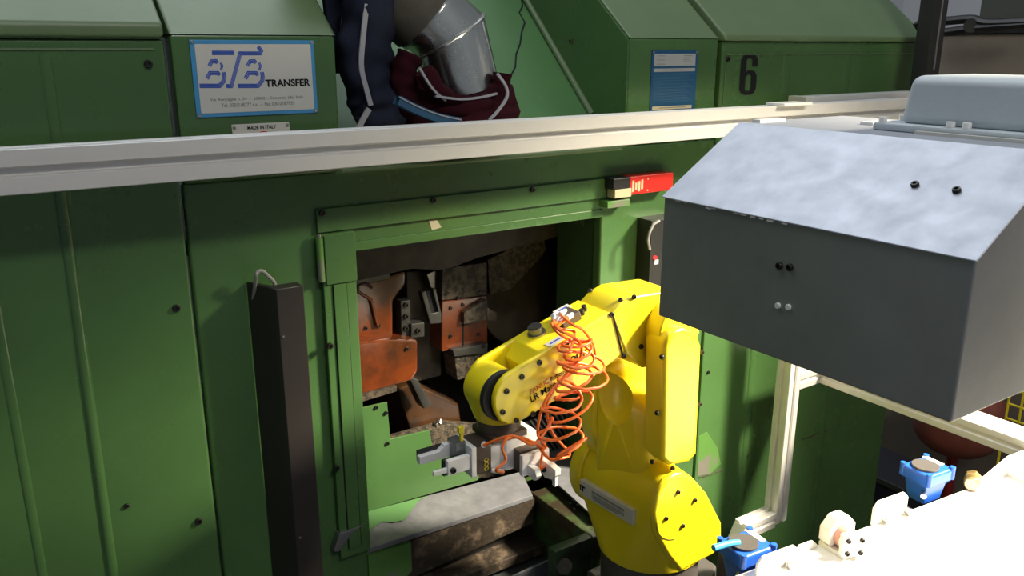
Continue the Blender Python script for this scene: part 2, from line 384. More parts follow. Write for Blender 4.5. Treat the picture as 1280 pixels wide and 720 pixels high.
for p in [(457, 410), (473, 407)]: inst('bolt', SCREW_S, PY(p, 1.67), ta)
lp0 = [PY((456+9*math.cos(a), 362-7*math.sin(a)), 1.664) for a in [math.pi*(.1+i*.13) for i in range(9)]]
mk('oil_pipe', B().tube(lp0+[PY(p, 1.664) for p in [(464, 375), (468, 392), (472, 408)]], .004, 8), 'orange_oil', ta)
tb = slab('tool_head', [(440, 429), (482, 424), (523, 425), (523, 464), (516, 476), (440, 497)], 1.63, .14, 'orange_oil', .008)
mk('clamp_strip', B().extrude([PY(p, 1.625) for p in [(440, 497), (496, 482), (496, 489), (440, 506)]], (0, .05, 0)), 'chips', tb)
inst('bolt', SCREW_S, PY((508, 436), 1.63), tb)
tc_ = slab('slide_block', [(553, 335), (609, 328), (609, 369), (552, 376)], 1.70, .16, 'chips', .003)
mk('slide_side', B().extrude([PY(p, 1.72) for p in [(534, 343), (553, 335), (553, 366), (540, 362)]], (0, .12, 0)), 'brown_oil', tc_)
for p in [(559, 366), (572, 372), (600, 365)]: inst('bolt', SCREW_S, PY(p, 1.70), tc_)
td = slab('spindle_block', [(552, 377), (609, 369), (610, 430), (552, 440)], 1.70, .15, 'orange_oil', .004)
mk('clamp_block', B().extrude([PY(p, 1.685) for p in [(580, 391), (609, 374), (609, 400), (580, 405)]], (0, .02, 0)).bevel(.002), 'chips', td)
mk('clamp_block', B().extrude([PY(p, 1.69) for p in [(609, 384), (622, 391), (622, 403), (609, 400)]], (0, .02, 0)).bevel(.002), 'brown_oil', td)
mk('joint_line', B().extrude([PY(p, 1.699) for p in [(578, 405), (580, 405), (580, 436), (578, 436)]], (0, .003, 0)), 'ink', td)
for p in [(563, 385), (578, 381), (595, 379), (606, 380), (563, 420), (598, 418)]: inst('bolt', SCREW_S, PY(p, 1.70), td)
te = slab('guide_bar', [(566, 438), (610, 429), (610, 441), (568, 446)], 1.68, .08, 'oily_steel', .002)
inst('bolt', SCREW_S, PY((604, 433), 1.68), te)
slab('chip_tray', [(568, 446), (612, 440), (608, 452), (590, 470), (572, 476)], 1.69, .06, 'chips', .003)
lk = slab('link_arm', [(527, 366), (533, 364), (540, 392), (548, 390), (541, 362), (545, 361), (552, 392), (552, 404), (538, 405)], 1.66, .02, 'oily_steel', .002)
mk('link_slot', B().extrude([PY(p, 1.667) for p in [(533, 364), (541, 362), (548, 392), (540, 394)]], (0, .02, 0)), 'ink', lk)
gp = slab('gib_plate', [(501, 377), (513, 375), (513, 422), (502, 422)], 1.665, .03, 'oily_steel', .002)
for p in [(507, 381), (507, 395), (507, 410)]: inst('bolt', SCREW, PY(p, 1.665), gp)
cb = slab('clamp_nut', [(514, 405), (531, 403), (531, 421), (514, 423)], 1.655, .04, 'oily_steel', .003)
inst('bolt', SCREW, PY((522, 413), 1.655), cb)
slab('dark_slide', [(508, 340), (552, 337), (552, 470), (512, 480)], 1.76, .1, 'dark_in2', .004)  # dark slab painting the shade in the gap between tool blocks
tu = G('turret', B().cyl(PY((655, 372), 1.80), PY((655, 372), 1.80)+V(0, .2, 0), .135, n=40).bevel(.01), 'dark_in2')
mk('turret_guard', B().extrude([PY(p, 1.74) for p in [(610, 325), (640, 310), (680, 299), (684, 312), (640, 362), (612, 368)]], (0, .04, 0)).bevel(.003), 'chips', tu)
slab('cast_base', [(497, 486), (516, 478), (575, 505), (580, 548), (518, 556)], 1.70, .2, 'brown_oil', .01)
sp = slab('oil_spout', [(510, 470), (522, 474), (541, 506), (530, 512)], 1.64, .04, 'oily_steel', .004)
G('spring_nozzle', B().tube([PY((541+i*1.2, 532-4*math.sin(i*1.6)-i*.8), 1.60+.008*math.cos(i*1.6)) for i in range(9)], .003, 6), 'steel')
slab('chip_tray', [(487, 550), (560, 530), (640, 535), (700, 575), (650, 592), (590, 600), (487, 600)], 1.66, .03, 'chips', .003)
# green stepped splash plate and worn sill
st = slab('splash_plate', [(444, 512), (484, 503), (488, 549), (537, 538), (541, 560), (600, 560), (598, 600), (448, 643)], 1.555, .006, 'green', .001)
for p in [(482, 516), (484, 554), (470, 509)]: inst('bolt', SCREW_S, PY(p, 1.555), st)
f0, f1 = PY((458, 687), 1.452), PY((666, 619), 1.452); b0, b1 = PY((453, 640), 1.56), PY((652, 589), 1.56)
G('sill_plate', B().extrude([f0, f1, b1, b0], (0, 0, -.012)).bevel(.002), 'bare')
g0 = PY((456.5, 668), 1.495); gq = [b0, b0.lerp(b1, .40), PY((515, 634), 1.545), PY((505, 652), 1.51), PY((470, 660), 1.505), g0]
nz = (f1-f0).cross(b0-f0).normalized()
def on_sill(p): d = ray(*p); return d*(f0.dot(nz)/d.dot(nz))
G('paint_remnant', B().extrude([on_sill(p)+nz*.0008*(1 if nz.z > 0 else -1) for p in [(454, 641), (535, 620), (523, 626), (512, 641), (505, 650), (492, 653), (478, 652), (470, 657), (456, 668)]], (0, 0, -.0006)), 'green_light')
ap = G('sill_apron', B().extrude([V(.606, D+.004, -1.03), V(1.03, D+.004, -1.03), V(1.03, D+.004, -1.095), V(.606, D+.004, -1.13)], (0, .02, 0)), 'grime')
G('frame_corner', B().extrude([V(.60, D-.002, -1.025), V(.70, D-.002, -1.03), V(.70, D-.002, -1.10), V(.60, D-.002, -1.16)], (0, .02, 0)), 'green_worn')
G('lower_rail', B().box((.606, D-.03, -1.165), (1.04, D+.05, -1.14)).bevel(.003), 'grime')
G('lower_rail', B().box((.606, D-.045, -1.20), (1.04, D+.05, -1.18)).bevel(.003), 'steel_grey')
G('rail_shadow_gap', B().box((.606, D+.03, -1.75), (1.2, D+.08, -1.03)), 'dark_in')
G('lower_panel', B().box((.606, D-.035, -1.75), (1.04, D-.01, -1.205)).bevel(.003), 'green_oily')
G('slot_cover', B().box((.72, D-.046, -1.25), (.78, D-.03, -1.235)), 'black')
G('steel_tab', B().extrude([PY(p, 1.36) for p in [(640, 722), (690, 699), (691, 735), (640, 740)]], (0, .006, 0)), 'bare')
# bed projecting towards the robot
bed = G('machine_bed', B().box((1.04, 1.245, FZ+.12), (1.10, 1.55, -1.03)).bevel(.004), 'green_oily')
G('bed_front', B().box((.94, 1.25, FZ+.12), (1.098, 1.275, -1.032)).bevel(.003), 'green_dark')
G('knob', B().cyl(PY((705, 708), 1.24), PY((705, 708), 1.27), .018).bevel(.003), 'grime')
for p in [(713, 629), (717, 625), (722, 631), (718, 636)]: inst('bolt', SCREW_T, PZ(p, -1.029), bed, rotY_to((0, 0, 1)))
G('chute_sheet', B().extrude([PZ(p, -1.01) for p in [(662, 575), (735, 545), (800, 560), (800, 650), (745, 648), (705, 612)]], (0, 0, -.004)), 'bare')
# louvre in the bay, slat by slat
lv = G('louvre_back', B().extrude([PY(p, 1.60) for p in [(655, 528), (722, 505), (748, 560), (690, 580)]], (0, .01, 0)), 'black')
for i in range(12):
    t = i/11; a = PY((657+(722-657)*t, 527-22*t), 1.592); c = PY((692+(746-692)*t, 575-16*t), 1.592)
    mk('slat', B().tube([a, c], .0026, 6), 'steel_grey', lv)

# ================================================================== SIGNS
def px_local(p, Y): return PY(p, Y)
SY = D-.028
sg = thing('maker_sign', 'white and blue metal sign reading BTB TRANSFER on the green hood', 'sign', PY((320, 145), SY))
tl, tr, bl, br = [PY(p, SY) for p in [(235, 49), (391, 51), (246, 147), (397, 141)]]
x0, x1, z1, z0 = (tl.x+bl.x)/2, (tr.x+br.x)/2, (tl.z+tr.z)/2, (bl.z+br.z)/2
mk('border', B().box((x0, SY, z0), (x1, SY-.003, z1)).bevel(.0008), 'sign_blue', sg)
mk('plate_face', B().box((x0+.0075, SY-.003, z0+.0065), (x1-.0065, SY-.0036, z1-.0065)), 'white_sign', sg)
Wd, Hh = x1-x0, z1-z0; Y4 = SY-.0042
def sp_(u, v): return V(x0+u*Wd, Y4, z0+(1-v)*Hh)
def c2uv(cx, cy):
    # crop pixel -> sign fraction
    p = PY((220+cx/4.8, 30+cy/4.8), SY); return ((p.x-x0)/Wd, 1-(p.z-z0)/Hh)
def stroke(b, pts, th, n=4, gap=.28):
    P = [PY((220+x/4.8, 30+y/4.8), Y4) for x, y in pts]
    th = th/4.8*(Wd/156)
    for k in range(n):
        off = ((k+.5)/n-.5)*th; w = th/n*(1-gap)/2
        L, R = [], []
        for i, p in enumerate(P):
            t0 = (P[i]-P[i-1]).normalized() if i > 0 else None; t1 = (P[i+1]-P[i]).normalized() if i < len(P)-1 else None
            t = ((t0 or t1)+(t1 or t0)).normalized(); nn = V(-t.z, 0, t.x)
            c = 1/max(.5, nn.dot(V(-(t0 or t1).z, 0, (t0 or t1).x)))
            L.append(p+nn*(off+w)*c); R.append(p+nn*(off-w)*c)
        m = len(P); b.faces(L+R, [[i, i+1, m+i+1, m+i] for i in range(m-1)])
b = B()
stroke(b, [(215, 173), (348, 173)], 26)
stroke(b, [(492, 135), (512, 160), (505, 176), (385, 176), (332, 372), (302, 372)], 24)
for dx in (0, 230):
    stroke(b, [(200+dx, 252), (214+dx, 224), (240+dx, 222), (250+dx, 234)], 24, 3)
    stroke(b, [(268+dx, 232), (277+dx, 250), (270+dx, 278)], 16, 2)
    stroke(b, [(186+dx, 328), (204+dx, 294), (252+dx, 294), (262+dx, 308)], 24, 3)
    stroke(b, [(286+dx, 288), (290+dx, 312), (288+dx, 340), (262+dx, 371), (142+dx, 371)], 26)
mk('logo', b, 'logo_blue', sg)
def sgtext(body, a, c, h, m, name, bold=0):
    A = PY((220+a[0]/4.8, 30+a[1]/4.8), Y4); C = PY((220+c[0]/4.8, 30+c[1]/4.8), Y4)
    return text(body, sg, name, V(A.x, Y4, (A.z+C.z)/2), (1, 0, 0), (0, 0, 1), C.x-A.x, h/4.8*Wd/156, m, bold, lift=V(0, 0, 0))
sgtext('TRANSFER', (538, 377), (806, 373), 45, 'ink', 'lettering', .035)
sgtext('Via Roncaglie n. 24  -  25062 - Concesio (Bs) Italy', (205, 462), (765, 456), 22, 'print_grey', 'lettering', .008)
sgtext('Tel. 030/218777 r.a.  -  Fax 030/2187935', (272, 496), (712, 487), 21, 'print_grey', 'lettering', .008)
for u, v in [(.02, .03), (.98, .03), (.02, .97), (.98, .97)]: inst('screw', SCREW_T, V(x0+u*Wd, SY-.003, z0+v*Hh), sg)
mi = thing('origin_plate', 'small cream plate reading MADE IN ITALY under the large sign', 'sign', PY((326, 168), SY))
a, c = PY((289, 155), SY), PY((361, 153), SY); zt = (a.z+c.z)/2
mk('plate_face', B().box((a.x, SY, zt-.06), (c.x, SY-.002, zt)).bevel(.0005), 'white_sign', mi)
wI = c.x-a.x
text('MADE IN ITALY', mi, 'lettering', V(a.x+wI*.26, SY-.0028, zt-.0095), (1, 0, 0), (0, 0, 1), wI*.5, .0060, 'ink', .015, lift=V(0, 0, 0))
mk('red_disc', B().cyl(V(a.x+wI*.53, SY-.002, zt-.0295), V(a.x+wI*.53, SY-.0026, zt-.0295), .0165), 'red', mi)
for u in (.04, .96): inst('screw', SCREW_T, V(a.x+u*wI, SY-.002, zt-.005), mi)
dp = thing('data_plate', 'blue data plate with grey text boxes beside the number six panel', 'sign', PY((843, 139), D))
a, c = PY((815, 63), D), PY((872, 62), D); e = PY((812, 141), D); x0, x1, z1, z0 = a.x-.001, c.x, a.z, e.z-.012
mk('plate_face', B().box((x0, D, z0), (x1, D-.002, z1)).bevel(.0005), 'plate_blue', dp)
w, h = x1-x0, z1-z0
def pr(u0, v0, u1, v1): return (x0+u0*w, z1-v1*h, x0+u1*w, z1-v0*h)
rects('text_box', [pr(.05, .05, .95, .23)], D-.002, .0004, 'plate_grey', dp)
rects('text_box', [pr(.05, .265, .95, .315)], D-.002, .0004, 'plate_grey', dp)
rects('text_box', [pr(.05, .83, .92, .88)], D-.002, .0004, 'cream', dp)
rects('small_print', [pr(.1, .075+.03*i, .28-.02*(i % 2), .085+.03*i) for i in range(5)]+[pr(.68, .075+.03*i, .88-.03*(i % 3), .085+.03*i) for i in range(4)]+[pr(.25, .283, .72, .297), pr(.2, .847, .78, .862)], D-.0024, .0003, 'print_grey', dp)
rects('small_print', [pr(.06, .34+.026*i, .92-.05*((i*7) % 4), .347+.026*i) for i in range(17)], D-.002, .0003, 'plate_line', dp)
for u in (.03, .97): inst('screw', SCREW_T, V(x0+u*w, D-.002, z1-.004), dp)

# ================================================================== ALUMINIUM GUARD FRAME
def profile(w, h, g=.010, dpt=.007):
    """cross-section of a slotted bar, w x h centred"""
    pts = []
    def side(a, c):
        a, c = Vector((*a, 0)), Vector((*c, 0)); d = (c-a); L = d.length; d.normalize(); n = V(-d.y, d.x, 0); m = (a+c)/2
        return [a, m-d*g/2, m-d*g/2+n*dpt, m+d*g/2+n*dpt, m+d*g/2]
    cs = [(-w/2, -h/2), (w/2, -h/2), (w/2, h/2), (-w/2, h/2)]
    for i in range(4): pts += side(cs[i], cs[(i+1) % 4])
    return [(p.x, p.y) for p in pts]
def bar(name, p0, p1, w, h, parent, g=.010, dpt=.006, upv=(0, 0, 1)):
    p0, p1 = Vector(p0), Vector(p1); d = (p1-p0).normalized(); u = Vector(upv); s = d.cross(u).normalized()
    poly = [p0+s*x+u*y for x, y in profile(w, h, g, dpt)]
    return mk(name, B().extrude(poly, p1-p0).bevel(.0012, 1, 50), 'alu', parent, smooth=30)
fr = thing('guard_frame', 'silver slotted aluminium guard frame crossing in front of the green machine', 'frame', (1.72, 1.33, FZ))
BZ0, BZ1 = -.191, -.130
bm_ = bar('top_beam', V(-.9, 1.3225, (BZ0+BZ1)/2), V(2.13, 1.3225, (BZ0+BZ1)/2), .045, BZ1-BZ0, fr, .0125, .013)
pc = PY((983, 520), 1.31); PXc = pc.x+.0225
bar('post', V(PXc, 1.3325, -1.275), V(PXc, 1.3325, BZ0), .045, .045, fr, upv=(0, 1, 0))
bar('foot_rail', V(PXc-.14, 1.3325, -1.26), V(PXc-.0225, 1.3325, -1.26), .045, .045, fr)
fe = mk('end_cap', B().box((PXc-.1415, 1.317, -1.2755), (PXc-.1402, 1.348, -1.2445)), 'alu_dark', fr)
inst('bolt', SCREW_ST, V(PXc-.1417, 1.3325, -1.26), fe, rotY_to((-1, 0, 0)))
ab = mk('angle_bracket', B().extrude([V(PXc-.145, 1.312, -1.24), V(PXc-.19, 1.312, -1.325), V(PXc-.145, 1.312, -1.325)], (0, .04, 0)).bevel(.002), 'alu', fr)
inst('bolt', SCREW_ST, V(PXc-.165, 1.312, -1.30), ab)
bar('leg', V(PXc-.16, 1.3325, FZ), V(PXc-.16, 1.3325, -1.325), .045, .045, fr, upv=(0, 1, 0))
q0 = PY((1033, 479), 1.30)
zq = q0.z+.0225
bar('cross_rail', V(PXc+.0225, 1.3325, zq), V(q0.x, 1.3325, zq), .045, .045, fr)
bar('side_rail', V(q0.x+.0225, 1.355, zq), V(q0.x+.0225, -.6, zq), .075, .045, fr)
bar('leg', V(q0.x+.0225, -.6, FZ), V(q0.x+.0225, -.6, zq-.0225), .045, .045, fr, upv=(0, 1, 0))
pt = mk('fixing_plate', B().box((1.60, 1.285, BZ1), (1.70, 1.34, BZ1+.006)).bevel(.001), 'silver', fr)
fk = thing('cable_trunk', 'pale grey cable trunk lying behind the right end of the top beam', 'trunk', (2.0, 1.40, -.15))
mk('channel', B().box((1.80, 1.365, -.152), (2.30, 1.415, -.118)).bevel(.002), 'alu', fk)
mk('end_cap', B().box((1.775, 1.363, -.153), (1.80, 1.417, -.117)).bevel(.002), 'white_sign', fk)
mk('wall_bracket', B().box((1.95, 1.415, -.15), (2.0, D, -.125)), 'alu', fk)

def smooth_path(P, n=8):
    out = []
    for i in range(len(P)-1):
        p0, p1, p2, p3 = P[max(i-1, 0)], P[i], P[i+1], P[min(i+2, len(P)-1)]
        for k in range(n):
            t = k/n; out.append(.5*((2*p1)+(p2-p0)*t+(2*p0-5*p1+4*p2-p3)*t*t+(3*p1-p0-3*p2+p3)*t**3))
    return out+[P[-1]]
# ================================================================== LIGHT CURTAIN POSTS AND SAFETY SWITCH
lc = thing('light_curtain', 'tall black light curtain bar beside the left door hinge', 'light curtain', (.44, 1.42, -1.45))
cA, cB = PY((345, 362), 1.37), PY((379, 358), 1.37)
def curtain_body(root, xa, xb, zt, zb, yf):
    mk('bar', B().extrude([V(xa, yf, zb), V(xb, yf, zb), V(xb, yf+.03, zb), V(xa+.004, yf+.03, zb), V(xa-.024, D-.002, zb), V(xa-.028, D-.002, zb), V(xa-.004, yf+.012, zb)], (0, 0, zt-zb)).bevel(.0015, 1), 'black_matt', root)
curtain_body(lc, cA.x, cB.x, cA.z, -1.5, 1.37)
for p in [(354, 421), (375, 672)]: inst('screw', SCREW_T, PY(p, 1.37), lc)
g = [PY(p, 1.41) for p in [(320, 347), (322, 340), (328, 339), (335, 345), (342, 352), (345, 362)]]
mk('cable', B().tube(smooth_path([g[0]+V(0, .03, -.05)]+g+[g[-1]+V(0, -.005, -.04)]), .0035, 8), 'print_grey', lc)
ld = thing('light_curtain', 'short black light curtain end with red lamp beside the grey box', 'light curtain', PY((822, 360), 1.40))
a, c = PY((811, 355), 1.40), PY((850, 352), 1.40)
zt = PY((815, 276), 1.40).z
mk('bar', B().box((a.x, 1.40, -1.1), (c.x, D, zt)).bevel(.002), 'black', ld)
mk('lamp', B().cyl(PY((819, 322), 1.40), PY((819, 322), 1.396), .0045), 'red_led', ld)
mk('marking', B().box(PY((818, 325), 1.40), PY((823, 330), 1.3985)), 'plate_grey', ld)
mk('cable', B().tube([PY(p, 1.39) for p in [(824, 276), (817, 280), (812, 290), (810, 300), (812, 312)]], .0035, 8), 'print_grey', ld)
sw = thing('safety_switch', 'red safety interlock switch at the upper right of the door frame', 'switch', PY((790, 245), D))
a, c = PY((786, 234), D-.03), PY((840, 230), D-.03)
zc = -.300
mk('switch_body', B().box((a.x, D-.034, zc-.021), (c.x, D, zc+.021)).bevel(.003), 'red', sw)
mk('switch_head', B().box((a.x-.052, D-.038, zc-.004), (a.x-.001, D, zc+.021)).bevel(.003), 'black', sw)
mk('actuator', B().box((a.x-.045, D-.036, zc-.024), (a.x+.004, D-.008, zc-.004)).bevel(.002), 'cream', sw)
mk('actuator_foot', B().box((a.x-.06, D-.03, zc-.046), (a.x+.006, D, zc-.030)).bevel(.002), 'green_worn', sw)
rects('label_print', [(a.x+.006+.009*i, zc-.014+.004*(i % 2), a.x+.012+.009*i, zc+.012-.003*((i*2) % 3)) for i in range(4)]+[(a.x+.052, zc+.010, a.x+.055, zc+.014), (a.x+.052, zc-.016, a.x+.055, zc-.012)], D-.034, .0004, 'ink_red', sw).data.materials[0] = M['cream']

# ================================================================== DUCT AND GARMENTS
dk = thing('exhaust_duct', 'shiny zinc exhaust duct elbow coming down into the green recess', 'duct', PY((588, 110), 1.46))
A_, B_, C_ = PY((474, -34), 1.52), PY((563, 45), 1.49), PY((580, 116), 1.48)
R_ = .073
def mitre(b, pts, r, n=36):
    rings = []
    for i, p in enumerate(pts):
        if i == 0: t = nrm = (pts[1]-pts[0]).normalized()
        elif i == len(pts)-1: t = nrm = (pts[-1]-pts[-2]).normalized()
        else:
            t = (pts[i]-pts[i-1]).normalized(); nrm = (t+(pts[i+1]-pts[i]).normalized()).normalized()
        u = V(0, 1, 0); u = (u-t*u.dot(t)).normalized(); w = t.cross(u); ring = []
        for j in range(n):
            a = 2*math.pi*j/n; q = u*math.cos(a)*r+w*math.sin(a)*r; q -= t*(q.dot(nrm)/t.dot(nrm)); ring.append(p+q)
        rings.append(ring)
    k = len(pts); b.faces([q for r_ in rings for q in r_], [[i*n+j, i*n+(j+1) % n, (i+1)*n+(j+1) % n, (i+1)*n+j] for i in range(k-1) for j in range(n)])
    return rings
b = B(); rg = mitre(b, [A_, B_, C_], R_); mk('pipe', b, 'duct', dk, smooth=30)
b = B(); b.tube([q+(q-B_).normalized()*.0012 for q in rg[1]], .0028, 6, closed=True, rfun=lambda t, a: 1+.5*math.sin(t*130)); mk('seam_weld', b, 'duct', dk)
b = B(); j = 14; mk('lock_seam', B().tube([rg[1][j]+(rg[1][j]-B_).normalized()*.001, rg[2][j]+(rg[2][j]-C_).normalized()*.001], .002, 6), 'duct', dk)
dd = (B_-A_).normalized(); q0_ = A_+dd*((B_-A_).length*.50)
b = B(); mk('collar', B().tube([q0_+dd*.03, q0_+dd*.036], R_+.004, 36), 'duct', dk)
sl = [A_-dd*.15, A_-dd*.05, A_+dd*.04, q0_+dd*.025]
mk('fabric_sleeve', B().tube(sl, R_+.008, 32, rfun=lambda t, a: 1+.03*math.sin(a*7+t*9)), 'sleeve', dk)
# navy garment hanging at the left of the duct
nv = thing('navy_jacket', 'navy tracksuit jacket with white stripes hanging over the recess edge', 'jacket', PY((460, 165), 1.47))
path = smooth_path([PY(p, 1.48) for p in [(466, -40), (464, 10), (458, 55), (458, 90), (468, 120), (474, 145), (476, 185)]])
def wr(t, a): return 1+.07*math.sin(3*a+t*16)+.05*math.sin(5*a-t*23)+.06*math.sin(t*40+a)
mk('sleeve', B().tube(path, .058, 28, ry=.046, rfun=wr), 'navy', nv)
def band(P, Y, w, m, parent, name='stripe', t=.004):
    c = smooth_path([PY(p, Y) for p in P], 6); L = []; R = []
    for i, p in enumerate(c):
        d = (c[min(i+1, len(c)-1)]-c[max(i-1, 0)]).normalized(); n = V(-d.z, 0, d.x); L.append(p+n*w/2); R.append(p-n*w/2)
    k = len(c); off = V(0, t, 0); pts = L+R+[q+off for q in L]+[q+off for q in R]
    fs = [[i, i+1, k+i+1, k+i] for i in range(k-1)]+[[2*k+i, 3*k+i, 3*k+i+1, 2*k+i+1] for i in range(k-1)]+[[i, 2*k+i, 2*k+i+1, i+1] for i in range(k-1)]+[[k+i, k+i+1, 3*k+i+1, 3*k+i] for i in range(k-1)]
    b = B(); b.faces(pts, fs); return mk(name, b, m, parent)
band([(459, 5), (455, 40), (452, 82), (458, 110), (464, 132)], 1.426, .009, 'stripe', nv)
band([(462, 136), (455, 148), (449, 160), (444, 172)], 1.424, .010, 'stripe', nv)
mk('body_panel', B().extrude([PY(p, 1.53) for p in [(404, -20), (445, -20), (445, 60), (436, 92), (417, 92), (411, 45)]], (0, .02, 0)).bevel(.006), 'navy', nv)
band([(438, -15), (434, 10), (430, 40), (429, 62)], 1.524, .014, 'stripe', nv)
mk('cuff_fold', B().tube(smooth_path([PY(p, 1.46) for p in [(448, 132), (470, 138), (490, 144), (502, 150)]]), .022, 16, rfun=wr), 'navy', nv)
mk('back_fold', B().extrude([PY(p, 1.55) for p in [(462, -20), (500, -10), (489, 30), (486, 80), (482, 98), (470, 98)]], (0, .02, 0)).bevel(.006), 'navy', nv)
mr = thing('maroon_garment', 'maroon tracksuit top wrapped around the outlet of the zinc duct', 'garment', PY((572, 155), 1.45))
cc = PY((572, 118), 1.47)
def loop(cx, cz, rx, ry, dz, ph, n=40):
    return [V(cc.x+cx+rx*math.cos(a), cc.y+ry*math.sin(a), cc.z+cz+dz*math.sin(a+ph)) for a in [2*math.pi*i/n for i in range(n)]]
def wr2(k): return lambda t, a: 1+.13*math.sin(2*a+t*2*math.pi*k)+.07*math.sin(5*a-t*2*math.pi*(k+2))
mk('roll', B().tube(loop(-.002, .000, .098, .072, .024, .2), .024, 18, closed=True, rfun=wr2(3)), 'maroon', mr, smooth=60)
mk('roll', B().tube(loop(0, -.030, .100, .078, .02, .5), .027, 18, closed=True, rfun=wr2(4)), 'maroon', mr, smooth=60)
mk('roll', B().tube(loop(.005, -.062, .098, .075, .012, .9), .027, 18, closed=True, rfun=wr2(5)), 'navy', mr, smooth=60)
mk('shoulder_fold', B().tube(smooth_path([PY(p, 1.44) for p in [(512, 68), (505, 90), (508, 118), (520, 140), (545, 155)]]), .024, 16, rfun=wr), 'maroon', mr, smooth=60)
mk('collar_fold', B().tube(smooth_path([PY(p, 1.40) for p in [(530, 88), (548, 115), (575, 130), (605, 128), (624, 110), (628, 92)]]), .018, 14, rfun=wr), 'maroon', mr, smooth=60)
mk('lining', B().cyl(V(cc.x, cc.y, cc.z-.06), V(cc.x, cc.y, cc.z-.02), .085, .09), 'navy', mr)
band([(499, 125), (520, 136), (548, 147), (577, 153)], 1.352, .016, 'blue_cloth', mr, 'blue_band', .02)
band([(499, 121), (520, 132), (548, 143), (577, 150)], 1.350, .002, 'stripe', mr)
band([(525, 85), (535, 102), (545, 115), (558, 126)], 1.378, .004, 'stripe', mr)
band([(545, 120), (575, 124), (600, 122), (622, 117)], 1.372, .004, 'stripe', mr)
band([(622, 92), (633, 108), (634, 122), (622, 140), (612, 150)], 1.36, .005, 'stripe', mr)

# ================================================================== GREY SHEET METAL BOX
bx = thing('sheet_metal_box', 'big galvanised sheet metal box with a sloped top in front of the robot', 'box', (1.0, .62, -.37))
XB = .80; y0, y1 = .403, .830
prof = [(XB, -.366), (XB, -.196), (.940, -.1055), (1.175, -.1055), (1.175, -.366)]
def bx_face(pr_, ya, yb): return [V(x, ya, z) for x, z in pr_]
bt = .002
shell = B().extrude([V(x, y0, z) for x, z in prof], (0, y1-y0, 0)).bevel(.003, 2)
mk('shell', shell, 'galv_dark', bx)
# sloped cover sheet laid on the shell
n_ = V(-.0905, 0, .14).normalized()
a_, c_ = V(XB-.002, 0, -.1975), V(.942, 0, -.1042)
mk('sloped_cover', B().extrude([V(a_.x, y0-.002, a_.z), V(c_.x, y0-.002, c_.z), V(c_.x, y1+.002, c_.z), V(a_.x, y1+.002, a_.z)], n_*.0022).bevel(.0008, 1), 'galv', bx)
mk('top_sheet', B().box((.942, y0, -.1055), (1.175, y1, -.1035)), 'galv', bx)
sc_ = head_mesh(.0045, .004, 'bolt')
for p in [(1144, 232), (1196, 239)]:
    d = ray(*p); t = (a_+n_*.0022).dot(n_)/d.dot(n_); inst('screw', sc_, d*t, bx, rotY_to(n_))
for p in [(975, 332), (988, 334)]: inst('screw', sc_, PX(p, XB), bx, rotY_to((-1, 0, 0)))
wh = head_mesh(.0038, .003, 'white', False)
for p in [(973, 382), (986, 384)]: inst('plug', wh, PX(p, XB), bx, rotY_to((-1, 0, 0)))  # white heads painting the glint on two screws
ch = B()
for i in range(16):
    y = y1-.015-i*.0125-random.random()*.006; w = random.uniform(.002, .006)
    if random.random() < .6: ch.box((XB-.0022, y-w, -.1975-random.uniform(.0005, .002)), (XB+.001, y+w, -.1955))
mk('chipped_edge', ch, 'white', bx)
bc = thing('box_support', 'aluminium column on the table carrying the galvanised box at its right end', 'column', (1.20, .425, -.9))
mk('column', B().box((1.1755, .403, -.9), (1.22, .448, -.15)).bevel(.002), 'alu', bc)
mk('foot', B().box((1.15, .39, -.9), (1.25, .46, -.89)), 'alu', bc)
# grey casting on the box
cs = thing('grey_cover', 'light grey rounded cast cover bolted on top of the galvanised box', 'cover', (1.15, .60, -.104))
ZT = -.1035
mk('flange', B().box((1.005, .41, ZT), (1.172, .665, ZT+.010)).bevel(.003), 'cast_grey', cs)
c0 = PZ((1145, 158), ZT)
mk('dome', B().extrude([V(1.022, .42, ZT+.008), V(1.225, .42, ZT+.008), V(1.215, .45, -.030), V(1.034, .45, -.030)], (0, .01, 0)) if False else B().hull([V(x, y, z) for x, y, z in [(1.020, .42, ZT+.008), (1.168, .42, ZT+.008), (1.168, .640, ZT+.008), (1.020, .640, ZT+.008), (1.024, .43, -.034), (1.162, .43, -.034), (1.162, .632, -.034), (1.024, .632, -.034)]]).bevel(.012, 4), 'cast_grey', cs)
for x, y in [(1.012, .655), (1.012, .565), (1.012, .545), (1.06, .657)]: mk('flange_bolt', B().cyl(V(x, y, ZT+.010), V(x, y, ZT+.017), .0055, n=6).bevel(.0006, 1), 'silver', cs)
mk('gasket', B().box((.995, .41, ZT), (1.004, .60, ZT+.004)), 'white_sign', cs)
mk('hinge_plate', B().box((.965, .815, ZT), (1.02, .829, ZT+.004)), 'silver', bx)
mk('hinge_plate', B().box((1.06, .70, ZT), (1.11, .72, ZT+.004)), 'silver', bx)

